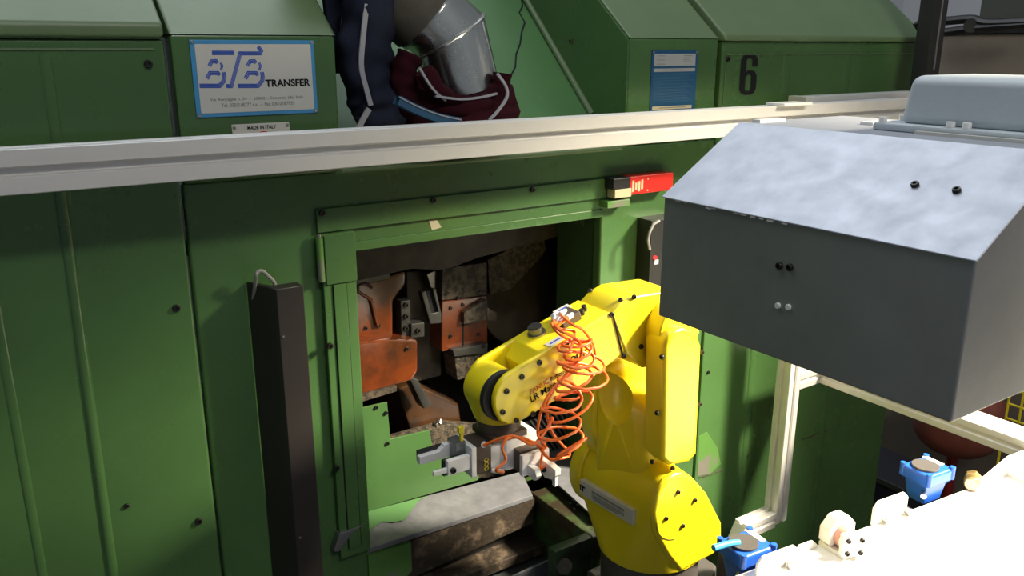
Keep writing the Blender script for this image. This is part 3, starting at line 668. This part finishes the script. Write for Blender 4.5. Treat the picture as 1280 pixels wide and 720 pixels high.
# ================================================================== ROBOT
rb = thing('industrial_robot', 'yellow six axis robot arm reaching towards the open machine bay', 'robot', (1.08, 1.11, -1.13))
def Rm(*a, **k): return mk(*a, parent=rb, **k)
YN = 1.0
def circ(c, r, Y, n=28, a0=0, a1=2*math.pi): return [V(c[0]+r*math.cos(a0+(a1-a0)*i/n), Y, c[1]+r*math.sin(a0+(a1-a0)*i/n)) for i in range(n+1)]
J2 = (1.048, -.842)
near = [(.978, -.828), (.987, -.790), (1.006, -.768), (1.030, -.7605), (1.055, -.7655), (1.079, -.785), (1.118, -.829), (1.168, -.912), (1.173, -.955), (1.152, -.978), (1.060, -.984), (1.022, -.935), (.990, -.880)]
pts = [V(x, YN, z) for x, z in near]
shoulder_pts = [V(1.045+(x-1.045)*.97, YN+.006, -.87+(z+.87)*.97) for x, z in near]
ringc = V(1.078, 1.108, -.985)
hullp = [V(x, YN+.012, z) for x, z in near]+circ(J2, .080, 1.212)+[V(ringc.x+.106*math.cos(a), ringc.y+.106*math.sin(a), z) for a in [2*math.pi*i/32 for i in range(32)] for z in (-.985, -.955)]
sh = Rm('shoulder', B().hull(hullp).bevel(.006, 2, 30), 'yellow', smooth=50)
cvr = mk('side_cover', B().extrude(pts, (0, .02, 0)).rim(.009, 3), 'yellow', sh, smooth=50)
mk('cover_seam', B().tube(circ((1.042, -.845), .056, YN-.0003, 20, math.radians(185), math.radians(268))[:-1], .0007, 5), 'ink', sh)
for p in [(847, 615), (868, 625), (832, 648), (853, 657)]: inst('screw', SCREW_S, PY(p, YN), cvr)
fd = Rm('shoulder_drum', B().cyl(V(J2[0], 1.20, J2[1]), V(J2[0], 1.236, J2[1]), .088, n=48).bevel(.006, 2), 'yellow', smooth=50)
tt = Rm('turntable', B().cyl(V(ringc.x, ringc.y, -1.065), V(ringc.x, ringc.y, -.983), .100, n=48).bevel(.005), 'ped')
bs = Rm('robot_base', B().extrude([V(.985, 1.02, -1.13), V(1.175, 1.02, -1.13), V(1.23, 1.06, -1.13), V(1.23, 1.17, -1.13), V(1.175, 1.20, -1.13), V(.985, 1.20, -1.13)], (0, 0, .066)).bevel(.006), 'ped')
# nameplate on the shoulder
q = [(739, 597), (743, 595), (795, 628), (794, 651)]
lpA, lpB = PX((741, 606), .972), PX((791, 642), .972)
# upper arm: near cover, far prong, joining web
cov = [(831, 433), (838, 419), (846, 412), (855, 409), (866, 413), (874, 421), (878, 433), (872, 568), (862, 579), (838, 583), (829, 574)]
ua = Rm('upper_arm_cover', B().extrude([PY(p, YN) for p in cov], (0, .054, 0)).rim(.010, 4), 'yellow', smooth=50)
for p in [(828, 446), (822, 516), (816, 577)]: inst('screw', SCREW_S, PX(p, PY((829, 500), YN).x-.001), ua, rotY_to((-1, 0, 0)))
for p in [(851, 414), (877, 440), (874, 505), (840, 585)]: inst('screw', SCREW_S, PY(p, YN+.012), ua)
pa = [(.968, -.575), (.975, -.47), (.995, -.445), (1.035, -.445), (1.042, -.48), (1.042, -.60), (1.085, -.64), (1.085, -.78), (.985, -.78), (.965, -.72)]
Rm('far_prong', B().extrude([V(x, 1.165, z) for x, z in pa], (0, .045, 0)).rim(.008, 3), 'yellow', smooth=50)
wb = Rm('arm_web', B().hull([V(x, y, z) for x, y, z in [(1.004, 1.05, -.655), (.968, 1.17, -.59), (1.08, 1.05, -.635), (1.08, 1.17, -.58), (1.0, 1.05, -.82), (.974, 1.17, -.82), (1.085, 1.05, -.82), (1.085, 1.17, -.82)]]).bevel(.012, 3, 30), 'yellow', smooth=50)
# scoop cut out of the web
ct = B(); bmesh.ops.create_uvsphere(ct.bm, u_segments=24, v_segments=16, radius=1, matrix=Matrix.LocRotScale(V(.955, 1.115, -.625), None, V(.050, .050, .085)))
cme = bpy.data.meshes.new('cut'); ct.bm.to_mesh(cme); ct.bm.free(); cob = bpy.data.objects.new('cut', cme); COL.objects.link(cob); cob.location = V(0, 0, H)
for mo in list(wb.modifiers): wb.modifiers.remove(mo)
bo = wb.modifiers.new('scoop', 'BOOLEAN'); bo.operation = 'DIFFERENCE'; bo.object = cob; bo.solver = 'EXACT'
bpy.context.view_layer.update()
nm = bpy.data.meshes.new_from_object(wb.evaluated_get(bpy.context.evaluated_depsgraph_get())); wb.modifiers.clear(); wb.data = nm; finish(nm, 40)
bpy.data.objects.remove(cob)
# nameplate
npl = Rm('name_plate', B().extrude([V(.9585, 1.195, -.840), V(.968, 1.045, -.840), V(.968, 1.045, -.872), V(.9585, 1.195, -.872)], (.016, 0, 0)).bevel(.001), 'white_sign')
# elbow
eb = [(.911, -.447), (.935, -.429), (.962, -.420), (1.055, -.424), (1.098, -.448), (1.098, -.535), (1.055, -.565), (.99, -.563), (.948, -.527)]
el = Rm('elbow_housing', B().extrude([V(x, 1.058, z) for x, z in eb], (0, .096, 0)).bevel(.005, 3, 20), 'yellow', smooth=50)
mk('elbow_cap', B().hull(circ((1.04, -.49), .050, 1.02, 24)+circ((1.045, -.49), .055, 1.06, 24)).bevel(.004), 'yellow', el, smooth=50)
ex, ez = V(.909-.693, 0, -.443+.511).normalized(), None
ex = V(.952, 0, .306); ez = V(-.306, 0, .952)
mk('seam', B().obox(V(.9265, 1.106, -.485), ex*.0010, V(0, .0487, 0), ez*.0415), 'ink', el)
for p in [(801, 433), (792, 371)]: inst('screw', SCREW_M, PY(p, 1.058), el)
for p in [(738, 364), (776, 376)]: inst('screw', SCREW_S, PZ(p, -.428), el, rotY_to((-.5, 0, 1)))
# forearm
fa_n = [(618, 498), (621, 487), (626, 478), (634, 469), (763, 391), (769, 397), (781, 440), (735, 478), (653, 526), (644, 530), (635, 531.5), (626, 527), (620, 517), (618, 508)]
FA = [PY(p, 1.06) for p in fa_n]
fo = Rm('forearm', B().extrude([PY((678, 442), 1.061)]+[p+V(0, .001, 0) for p in FA[4:8]]+[PY((690, 504), 1.061), PY((672, 484), 1.061), PY((664, 464), 1.061)], (0, .090, 0)).bevel(.003, 2, 30), 'yellow', smooth=50)
npx = mk('side_plate', B().extrude(FA, (0, .012, 0)).rim(.004, 3), 'yellow', fo, smooth=50)
mk('side_plate', B().extrude([p+V(0, .082, 0) for p in FA], (0, .012, 0)).rim(.004, 3), 'yellow', fo, smooth=50)
for p in [(633, 489), (652, 471), (674, 453), (708, 429), (628, 515), (645, 525), (666, 517), (779, 445), (764, 393)]: inst('screw', SCREW_M, PY(p, 1.06), fo)
# wrist
WC = (.700, -.553)
wd = Rm('wrist_drum', B().cyl(V(WC[0], 1.084, WC[1]), V(WC[0], 1.143, WC[1]), .041, n=40).bevel(.004), 'yellow', smooth=50)
mk('black_ring', B().cyl(V(WC[0], 1.073, WC[1]), V(WC[0], 1.084, WC[1]), .044, n=40).bevel(.002), 'rubber', wd)
mk('wrist_skirt', B().hull(circ((WC[0], WC[1]-.0), .040, 1.088, 24)+circ((WC[0], WC[1]), .040, 1.140, 24)+[V(WC[0]+.010+.040*math.cos(a), 1.112+.040*math.sin(a), -.606) for a in [i*.262 for i in range(24)]]).bevel(.003, 2, 30), 'yellow', wd, smooth=50)
fl = Rm('tool_flange', B().cyl(V(.715, 1.118, -.628), V(.715, 1.118, -.604), .038, n=36).bevel(.002), 'grip_body')
# top fittings
dtop = lambda p: (lambda d: d*(FA[4].dot(ez)/d.dot(ez)))(ray(*p))   # onto the forearm's top plane
c = dtop((671, 417)); cap = Rm('round_cap', B().cyl(c-ez*.001, c+ez*.014, .0135, n=24).bevel(.001), 'steel_grey', smooth=40)
mk('cap_top', B().cyl(c+ez*.014, c+ez*.0165, .0115, n=24), 'black', cap); mk('cap_ring', B().cyl(c-ez*.001, c+ez*.003, .0165, n=24), 'steel', cap)
mf = Rm('air_manifold', B().obox(dtop((709, 402))+ez*.008, ex*.020, V(0, .018, 0), ez*.008).bevel(.002), 'grip_body')
FIT = []
for i, (u, v) in enumerate([(-.012, -.012), (-.012, .004), (.006, -.012), (.008, .010), (-.004, .016)]):
    p = dtop((709, 402))+ex*u+V(0, v, 0)+ez*.014; e2 = p-ex*.018-V(0, .010, 0)+ez*.006
    mk('fitting', B().cyl(p, e2, .0048, n=12).bevel(.0006), 'silver', mf); FIT.append(e2)
for p in [(728, 393), (731, 388)]: mk('elbow_fitting', B().cyl(dtop(p), dtop(p)+ez*.010, .005, n=12), 'black', mf)
for a, c, in [((694, 392), (712, 382)), ((684, 433), (704, 421))]:
    A, C = dtop(a), dtop(c); dn = (C-A).normalized(); wv = ez.cross(dn)
    lb = Rm('warning_label', B().obox((A+C)/2+ez*.0008, (C-A)/2, wv*.008, ez*.0005), 'white_sign')
    mk('label_print', B().obox((A+C)/2+ez*.0014, (C-A)*.30, wv*.0018, ez*.0003), 'logo_blue', lb)
# lettering on the forearm
o = PY((663, 493), 1.06)
text('FANUC', fo, 'lettering', o, ex, ez, .040, .0095, 'ink_red', .02, lift=V(0, -.001, 0))
text('Robotics', fo, 'lettering', o+ex*.044, ex, ez, .038, .0085, 'ink', .005, lift=V(0, -.001, 0))
text('LR Mate 200iC', fo, 'lettering', PY((664, 507), 1.06), ex, ez, .145, .0125, 'ink', .01, lift=V(0, -.001, 0)) if False else text('LR Mate', fo, 'lettering', PY((664, 503), 1.06), ex, ez, .055, .0125, 'ink', .01, lift=V(0, -.001, 0))
text('200iC', fo, 'lettering', PY((707, 460), 1.06), ex, ez, .062, .014, 'ink', .01, lift=V(0, -.001, 0))
# nameplate print
text('DIRAL SRL', npl, 'lettering', V(.9583, 1.178, -.861), (0, -1, 0), (0, 0, 1), .1, .012, 'print_grey', 0, lift=V(-.0008, 0, 0)) if False else mk('plate_print', B().obox(V(.9624, 1.112, -.850), V(.0028, -.045, 0), V(.0004, 0, 0), V(0, 0, .002)).obox(V(.9624, 1.112, -.857), V(.0028, -.045, 0), V(.0004, 0, 0), V(0, 0, .0006)).obox(V(.9624, 1.112, -.861), V(.0028, -.045, 0), V(.0004, 0, 0), V(0, 0, .0006)).obox(V(.9621, 1.118, -.865), V(.0022, -.035, 0), V(.0004, 0, 0), V(0, 0, .0006)), 'print_grey', npl)
mk('plate_logo', B().box((.9578, 1.194, -.850), (.9583, 1.177, -.853)).box((.9578, 1.193, -.850), (.9583, 1.190, -.862)).box((.9578, 1.186, -.850), (.9583, 1.183, -.862)), 'ink', npl)
# pedestal
pd = thing('robot_pedestal', 'dark grey steel pedestal under the yellow robot', 'pedestal', (1.1, 1.1, FZ))
mk('column', B().box((.99, 1.03, FZ), (1.21, 1.20, -1.145)).bevel(.004), 'ped', pd)
mk('top_plate', B().box((.965, 1.0, -1.145), (1.25, 1.225, -1.13)).bevel(.003), 'ped', pd)
# controller box beside it
jb = thing('connector_box', 'dark grey connector box with a yellow label behind the robot base', 'box', (1.22, 1.05, -1.129))
mk('case', B().box((1.18, .985, -1.129), (1.255, 1.018, -.975)).bevel(.004), 'ped', jb)
mk('yellow_label', B().extrude([V(1.222, .9845, -1.06), V(1.252, .9845, -1.03), V(1.252, .9845, -1.06)], (0, .0005, 0)), 'yellow_lab', jb)

# ================================================================== GRIPPER TOOL
gr = thing('gripper_tool', 'double pneumatic gripper with aluminium jaws hanging from the robot flange', 'gripper', (.715, 1.112, -.628))
mk('mount_block', B().extrude([V(.695, 1.155, -.715), V(.695, 1.092, -.715), V(.708, 1.078, -.715), V(.790, 1.078, -.715), V(.790, 1.155, -.715)], (0, 0, .072)).bevel(.002), 'white', gr)
mk('adapter_plate', B().box((.672, 1.075, -.643), (.760, 1.16, -.628)).bevel(.002), 'grip_body', gr)
g1 = mk('gripper_body', B().box((.632, 1.080, -.705), (.672, 1.145, -.640)).bevel(.003), 'grip_body', gr)
mk('mount_flange', B().box((.672, 1.083, -.708), (.695, 1.15, -.645)).bevel(.002), 'white', gr)
mk('guide_plate', B().box((.620, 1.074, -.704), (.632, 1.150, -.636)).bevel(.002), 'silver', g1)
text('OOO', g1, 'marking', V(.664, 1.0795, -.700), (0, 0, 1), (-1, 0, 0), .030, .011, 'yellow_lab', .03)
def jaw(ya, yb, xt, zc_, tip):
    j = mk('jaw', B().extrude([V(x, ya, z) for x, z in [(.620, zc_-.016), (.620, zc_+.014), (.585, zc_+.014), (.585, zc_+.010), (.575, zc_+.002), (xt, zc_+.002), (xt, zc_-.016)]], (0, yb-ya, 0)).bevel(.0015), 'silver', gr)
    mk('jaw_backing', B().box((xt+.002, yb, zc_-.014), (.612, yb+.006, zc_+.010)).bevel(.001), 'black', j)
    return j
j1 = jaw(1.128, 1.142, .528, -.655, 0); j2 = mk('jaw', B().box((.566, 1.078, -.685), (.618, 1.090, -.652)).bevel(.0015), 'silver', gr)
mk('jaw_tip', B().box((.535, 1.081, -.678), (.566, 1.088, -.668)).bevel(.001), 'silver', j2); mk('jaw_backing', B().box((.562, 1.090, -.690), (.612, 1.10, -.655)).bevel(.001), 'black', j2)
inst('screw', SCREW, V(.577, 1.078, -.674), j2); inst('screw', SCREW_S, V(.605, 1.128, -.652), j1)
mk('jaw_carrier', B().box((.598, 1.100, -.672), (.622, 1.138, -.630)).bevel(.002), 'steel_grey', gr)
mk('yellow_stop', B().box((.612, 1.104, -.650), (.619, 1.112, -.600)).box((.608, 1.103, -.612), (.620, 1.113, -.598)).bevel(.001), 'yellow_lab', gr)
# second gripper towards the camera
g2 = mk('gripper_body', B().box((.725, 1.050, -.715), (.790, 1.078, -.665)).bevel(.003), 'grip_body', gr)
mk('guide_plate', B().box((.722, 1.038, -.716), (.792, 1.050, -.668)).bevel(.002), 'silver', g2)
j4 = mk('jaw', B().extrude([V(.768, 1.040, -.712), V(.768, 1.040, -.684), V(.768, .985, -.690), V(.768, .985, -.704), V(.768, 1.000, -.718), V(.768, 1.022, -.724)], (.016, 0, 0)).bevel(.0015), 'silver', gr)
mk('jaw_tip', B().box((.772, .990, -.732), (.780, 1.000, -.706)).bevel(.001), 'silver', j4)
j5 = mk('jaw', B().extrude([V(.735, 1.038, -.715), V(.735, 1.038, -.690), V(.735, 1.012, -.692), V(.735, 1.005, -.705), V(.735, 1.014, -.718)], (.014, 0, 0)).bevel(.0015), 'silver', gr)
inst('screw', SCREW, V(.768, 1.022, -.703), j4, rotY_to((-1, 0, 0)))
GF = []
for p, q_ in [((.655, 1.083, -.638), (.640, 1.060, -.628)), ((.668, 1.075, -.700), (.690, 1.062, -.705)), ((.745, 1.05, -.650), (.750, 1.03, -.640)), ((.77, 1.05, -.650), (.775, 1.03, -.640))]:
    f = mk('air_fitting', B().cyl(V(*p), V(*q_), .0055, n=12).bevel(.0006), 'silver', gr); GF.append(ORG[gr]+(V(*q_)-ORG[gr])*.80)
gr.scale = (.80, .80, .80)

# ================================================================== COILED AIR HOSES
def hose(label, start, mids, end, coil, r=.0026):
    # start -> helix round a guide line -> end
    P = [start]+mids[0]
    ax = smooth_path(mids[1], 20); n = len(ax); turns, rad, ph, squash = coil
    hp = []
    m = int(turns*22); rnd = random.Random(int(ph*100))
    tl_ = [(rnd.uniform(-.55, .55), rnd.uniform(.65, 1.35), rnd.uniform(-.012, .012)) for _ in range(int(turns)+3)]
    for i in range(m+1):
        t = i/m; c = ax[min(n-1, int(t*(n-1)))]; a = 2*math.pi*turns*t+ph
        k = turns*t; k0 = int(k); f = k-k0; f = f*f*(3-2*f)
        ti, ra, sh_ = [tl_[k0][q]*(1-f)+tl_[k0+1][q]*f for q in range(3)]
        rr = rad*ra
        hp.append(c+V(rr*math.cos(a)+sh_, -rr*.8*(1+math.sin(a))*.5, -.28*rr*math.sin(a+.6)+ti*rr*math.cos(a)))
    pth = smooth_path(P+[hp[0]], 8)+hp[1:-1]+smooth_path([hp[-1]]+mids[2]+[end], 8)
    o = mk('air_hose', B().tube(pth, r, 8), 'orange', smooth=60)
    tag(o, label, 'hose', 'orange coiled air hoses on the robot'); return o
ax1 = [PY(p, 1.045) for p in [(722, 420), (718, 450), (712, 480), (702, 510)]]
ax2 = [PY(p, 1.040) for p in [(716, 425), (712, 458), (702, 490), (696, 525), (700, 550)]]
hose('orange coiled air hose running to the gripper near the bay', FIT[0], ([PY((690, 405), 1.06), PY((700, 418), 1.045), PY((722, 428), 1.05)], ax1, [PY((690, 525), 1.03), PY((668, 555), 1.02), PY((640, 545), 1.03)]), GF[0], (5.5, .036, .3, 1))
hose('orange coiled air hose running to the gripper facing the camera', FIT[2], ([PY((697, 410), 1.05), PY((718, 415), 1.045)], ax2, [PY((732, 548), 1.0), PY((715, 560), .995), PY((690, 575), 1.01)]), GF[2], (5, .040, 2.2, 1))
h3 = smooth_path([FIT[3]]+[PY(p, 1.04) for p in [(714, 405), (728, 412), (740, 428), (744, 445), (738, 456), (722, 462), (700, 478), (684, 505), (690, 540), (712, 568), (690, 575), (676, 585)]]+[GF[3]], 8)
tag(mk('air_hose', B().tube(h3, .0025, 8), 'orange', smooth=60), 'single orange air hose swinging out past the robot lettering', 'hose', 'orange coiled air hoses on the robot')
h4 = smooth_path([FIT[1]]+[PY(p, 1.03) for p in [(698, 412), (722, 425), (726, 445), (706, 470), (682, 500), (672, 540), (682, 560), (655, 548), (635, 548), (628, 560), (632, 575), (620, 588)]]+[GF[1]], 8)
tag(mk('air_hose', B().tube(h4, .0025, 8), 'orange', smooth=60), 'orange air hose looping below the robot wrist to the left gripper', 'hose', 'orange coiled air hoses on the robot')

# ================================================================== WHITE TABLE WITH VALVES
E1, E2 = PZ((930, 715), -.9), PZ((1245, 597), -.9)
tv = (E2-E1); tv.z = 0; tv.normalize(); tn = V(tv.y, -tv.x, 0)      # along the edge, and towards the camera
def T(a, b_, z): p = E1+tv*a+tn*b_; return V(p.x, p.y, -.9+z)
tbl = thing('white_table', 'white painted work table lit brightly at the lower right', 'table', T(.5, .4, -1.05))
mk('top', B().extrude([T(-.03, 0, 0), T(1.5, 0, 0), T(1.5, .85, 0), T(-.03, .85, 0)], (0, 0, -.03)).bevel(.003), 'white', tbl)
for a_0 in (.02, 1.44):
    for b_0 in (.04, .80): mk('leg', B().obox(T(a_0, b_0, -.54), tv*.025, tn*.025, V(0, 0, .51)), 'alu', tbl)
def tplate(a0, a1, bo, h, t=.006, cut=.012, name='edge_plate', mm='white', parent=None):
    return mk(name, B().extrude([T(a0, bo, 0), T(a1, bo, 0), T(a1, bo, h-cut), T(a1-cut, bo, h), T(a0+cut, bo, h), T(a0, bo, h-cut)], tn*t).bevel(.0015), mm, parent or tbl)
def on_edge(p, bo=0.0):   # distance along the table edge seen at a pixel
    d = ray(*p); q = E1+tn*bo; n2 = tn; t = q.dot(n2)/d.dot(n2); w = d*t; return (w-E1).dot(tv), w.z+.9
aL = on_edge((1085, 675))[0]; aR = on_edge((1128, 650))[0]; hP = on_edge((1125, 633))[1]
pl = tplate(aL, aR, 0, max(.05, hP))
for p in [(1097, 676), (1126, 657)]:
    a0, h0 = on_edge(p); mk('bolt', B().cyl(T(a0, .006, .010), T(a0, .018, .010), .008, n=6).bevel(.001, 1), 'steel', pl)
aL = on_edge((990, 700))[0]; aR = on_edge((1018, 690))[0]; hP = on_edge((1010, 676))[1]
tplate(aL, aR, 0, hP)
aL = on_edge((935, 720))[0]; aR = on_edge((986, 700))[0]; hP = on_edge((975, 691))[1]
p1 = tplate(aL, aR, .015, max(.035, hP))
a0, h0 = on_edge((988, 714), .03); mk('bolt', B().cyl(T(a0, .03, 0), T(a0, .03, .014), .008, n=6).bevel(.001, 1), 'steel', tbl)
aL = on_edge((1248, 600))[0]
mk('fin_plate', B().extrude([T(aL-.10, 0, 0), T(aL+.02, 0, .045), T(aL+.4, 0, .045), T(aL+.4, 0, 0)], tn*.006), 'white', tbl)
mk('fin_plate', B().extrude([T(aL+.02, 0, .045), T(aL+.026, .25, .04), T(aL+.026, .25, 0), T(aL+.02, 0, 0)], tv*.006), 'white', tbl)
# flange bracket with red ring
fb = thing('flange_bracket', 'white octagonal flange with a red ring and a square bolted plate', 'bracket', T(on_edge((1045, 700))[0], .03, 0))
a0 = on_edge((1030, 700))[0]; cz = .028
def oct_(a, r, n=8, z=cz, bo=.03): return [T(a+r*math.cos(2*math.pi*(i+.5)/n), bo, z+r*math.sin(2*math.pi*(i+.5)/n)) for i in range(n)]
mk('octagon_flange', B().extrude(oct_(a0+.01, .036, bo=.0), tn*.026).bevel(.002), 'white', fb)
mk('flange_foot', B().obox(T(a0+.01, .03, .004), tv*.03, tn*.03, V(0, 0, .004)), 'white', fb)
fdir = (tn*.93-tv*.36).normalized()
pc_ = T(a0+.012, .020, cz)
mk('red_ring', B().cyl(pc_, pc_+fdir*.030, .022, n=28), 'pink', fb)
mk('collar', B().cyl(pc_+fdir*.014, pc_+fdir*.034, .0205, n=28), 'white', fb)
sd = V(0, 0, 1).cross(fdir)
sq = mk('square_plate', B().obox(pc_+fdir*.042, fdir*.008, sd*.022, V(0, 0, .022)).bevel(.004), 'white', fb)
for u, v in ((-1, 1), (1, 1), (-1, -1), (1, -1)): inst('bolt', SCREW_S, pc_+fdir*.050+sd*.013*u+V(0, 0, .013*v), sq, rotY_to(fdir))
# blue valves
def valve(c, label, up, s=1.0):
    c = Vector(c); v = thing('blue_valve', label, 'valve', c, 'blue enamel valves on the table edge')
    a, t_ = tv*s, tn*s; z = V(0, 0, s)
    mk('lower_body', B().hull([c+a*x+t_*y+z*zz for x, y, zz in [(-.026, -.02, 0), (.026, -.02, 0), (.026, .02, 0), (-.026, .02, 0), (-.034, -.026, .045), (.034, -.026, .045), (.034, .026, .045), (-.034, .026, .045)]]).bevel(.004*s), 'blue', v)
    hd = mk('head', B().obox(c+z*.060, a*.040, t_*.034, z*.014).bevel(.006*s, 3), 'blue', v)
    mk('round_cap', B().cyl(c-a*.008+z*.074, c-a*.008+z*.079, .027*s, n=32).bevel(.0012*s), 'ped', hd)
    mk('white_label', B().obox(c+a*.030-t_*.01+z*.0745, a*.006, t_*.022, z*.0006), 'white', hd)
    for x, y in ((-1, -1), (1, -1), (-1, 1), (1, 1)): mk('ear', B().cyl(c+a*.036*x+t_*.031*y+z*.050, c+a*.036*x+t_*.031*y+z*.078, .006*s, n=12).bevel(.001), 'blue', hd)
    kb = mk('side_port', B().cyl(c+a*.035+z*.030, c+a*.062+z*.034, .014*s, n=16).bevel(.002), 'blue', v)
    mk('port_nut', B().cyl(c+a*.060+z*.034, c+a*.070+z*.035, .009*s, n=6).bevel(.001, 1), 'steel', kb)
    mk('port_screw', B().cyl(c-a*.03+t_*.02+z*.03, c-a*.045+t_*.03+z*.03, .006*s, n=10), 'steel', v)
    return v
valve(T(on_edge((1150, 655), -.03)[0], -.032, -.012), 'blue enamel valve with round dark cap beside the brass fitting', True)
v2 = valve(T(on_edge((938, 712), -.03)[0]-.01, -.035, -.045), 'blue enamel valve with light blue tube beside the robot base', True)
c = T(on_edge((938, 712), -.03)[0]-.01, -.035, .02)
mk('tube', B().tube(smooth_path([c-tv*.02+V(0, 0, .015), c-tv*.045+V(0, 0, .02), c-tv*.08+V(0, 0, .022)]), .006, 10), 'sky_tube', v2)
mk('valve_stand', B().box(c-tv*.03-tn*-.02+V(0, 0, -.20), c+tv*.03+tn*-.02+V(0, 0, -.064)), 'ped', v2)
bf = thing('brass_fitting', 'round brass fitting lying on the table next to the blue valve', 'fitting', T(on_edge((1205, 625))[0], .01, 0))
c = T(on_edge((1205, 622))[0], .012, .016); bd = (tv*.85-tn*.5).normalized()
mk('body', B().cyl(c, c+bd*.025, .016, n=20).bevel(.004, 3), 'brass', bf); mk('nut', B().cyl(c+bd*.025, c+bd*.038, .018, n=6).bevel(.002), 'brass', bf); mk('spigot', B().cyl(c+bd*.038, c+bd*.05, .011, n=16), 'brass', bf)

# ================================================================== BACKGROUND AT THE RIGHT
bp = thing('black_post', 'black steel post standing at the right end of the green machine', 'post', (2.30, 1.36, -.42))
q = PY((1166, 50), 1.36)
mk('upright', B().box((q.x-.035, 1.345, -.42), (q.x+.028, 1.39, 1.4)).bevel(.003), 'black', bp)
mk('fixing_foot', B().box((q.x-.03, 1.39, -.40), (q.x+.02, D, -.30)), 'black', bp)
mk('edge_trim', B().box((q.x-.006, 1.342, -.06), (q.x-.002, 1.346, 1.3)), 'alu_dark', bp)
mk('bracket', B().extrude([PY(p, 1.40) for p in [(1145, 30), (1152, 25), (1166, 25), (1166, 45), (1152, 42)]], (0, .01, 0)), 'black', bp)
cabt = thing('beige_cabinet', 'dull beige machine cabinet behind the black post', 'cabinet', (3.6, 1.6, FZ))
zt = PX((1200, 42), 3.3).z
mk('body', B().box((3.3, -.5, FZ+.08), (4.0, 2.3, zt)).bevel(.01), 'beige', cabt)
mk('plinth', B().box((3.33, -.45, FZ), (3.95, 2.25, FZ+.08)), 'black', cabt)
mk('top_rail', B().box((3.29, -.5, zt), (3.34, 2.3, zt+.012)), 'black', cabt)
cp = thing('control_panel', 'dark olive control housing standing on the beige cabinet', 'housing', (3.5, .9, zt))
qa, qb = PX((1223, 20), 3.36), PX((1290, 20), 3.36)
mk('case', B().extrude([V(3.36, qa.y, zt+.012), V(3.36, qa.y, zt+.5), V(3.36, qa.y-.9, zt+.5), V(3.36, qa.y-.9, zt+.10), V(3.36, qa.y-.25, zt+.012)], (.4, 0, 0)).bevel(.01), 'dk_olive', cp)
cb2 = thing('black_cables', 'pair of black cables strung from the post over the cabinet', 'cable', PX((1200, 30), 3.2))
mk('cable', B().tube(smooth_path([PX(p, 3.2) for p in [(1160, 28), (1185, 26), (1215, 24), (1235, 29), (1290, 27)]]), .016, 8), 'black', cb2)
mk('cable', B().tube(smooth_path([PX(p, 3.2) for p in [(1160, 41), (1185, 40), (1205, 37), (1235, 34), (1290, 30)]]), .016, 8), 'black', cb2)
cl = mk('clip', B().cyl(PX((1214, 32), 3.18), PX((1214, 32), 3.22), .026, n=14), 'black', cb2)
tk = thing('red_tank', 'faded red round bottomed tank on a red pole behind the side rail', 'tank', (3.1, 1.55, FZ))
c = PX((1197, 533), 3.1); rr = .160
n = 28; prof_ = [(0.001, -1)]+[(math.sin(a), -math.cos(a)) for a in [math.pi/2*i/9 for i in range(1, 10)]]+[(1.0, .6), (.96, 1.0), (.8, 1.25), (.3, 1.38)]
pts = [c+V(rr*1.0*r_*math.cos(2*math.pi*j/n), rr*r_*math.sin(2*math.pi*j/n), rr*.72*z_) for r_, z_ in prof_ for j in range(n)]
b = B(); b.faces(pts, [[k*n+j, k*n+(j+1) % n, (k+1)*n+(j+1) % n, (k+1)*n+j] for k in range(len(prof_)-1) for j in range(n)]+[list(range((len(prof_)-1)*n, len(prof_)*n))])
mk('bowl', b, 'tank_red', tk, smooth=60)
mk('pole', B().cyl(V(c.x, c.y, FZ), V(c.x, c.y, c.z-rr*.70), .020, n=16), 'pole_red', tk)
mk('foot', B().cyl(V(c.x, c.y, FZ), V(c.x, c.y, FZ+.015), .11, n=24), 'pole_red', tk)
db = PZ((1112, 640), FZ)
dbx = thing('dark_bin', 'low dark box on the floor past the machine corner', 'box', (2.88, 1.6, FZ))
qa = PX((1096, 596), 2.75); qb = PX((1132, 600), 2.75)
mk('bin', B().box((2.75, qb.y, FZ), (3.0, qa.y+.2, qa.z)).bevel(.008), 'dk_blue', dbx); mk('rim', B().box((2.745, qb.y, qa.z-.02), (2.752, qa.y+.2, qa.z)), 'dk_olive', dbx)
yf = thing('yellow_fence', 'yellow wire mesh guard fence seen past the lower edge of the grey box', 'fence', PX((1275, 510), 2.7)+V(0, -.2, -.9))
c = PX((1265, 502), 2.7); zb = FZ
for i in range(7): mk('wire', B().tube([V(2.7, c.y-.04*i+.01, zb), V(2.7, c.y-.04*i+.01, c.z+.25)], .004, 6), 'fence_y', yf)
for i in range(6): mk('wire', B().tube([V(2.7, c.y+.01, c.z-.06+.05*i), V(2.7, c.y-.5, c.z-.06+.05*i)], .004, 6), 'fence_y', yf)
mk('post', B().box((2.69, c.y-.52, zb), (2.72, c.y-.49, c.z+.3)), 'fence_y', yf)
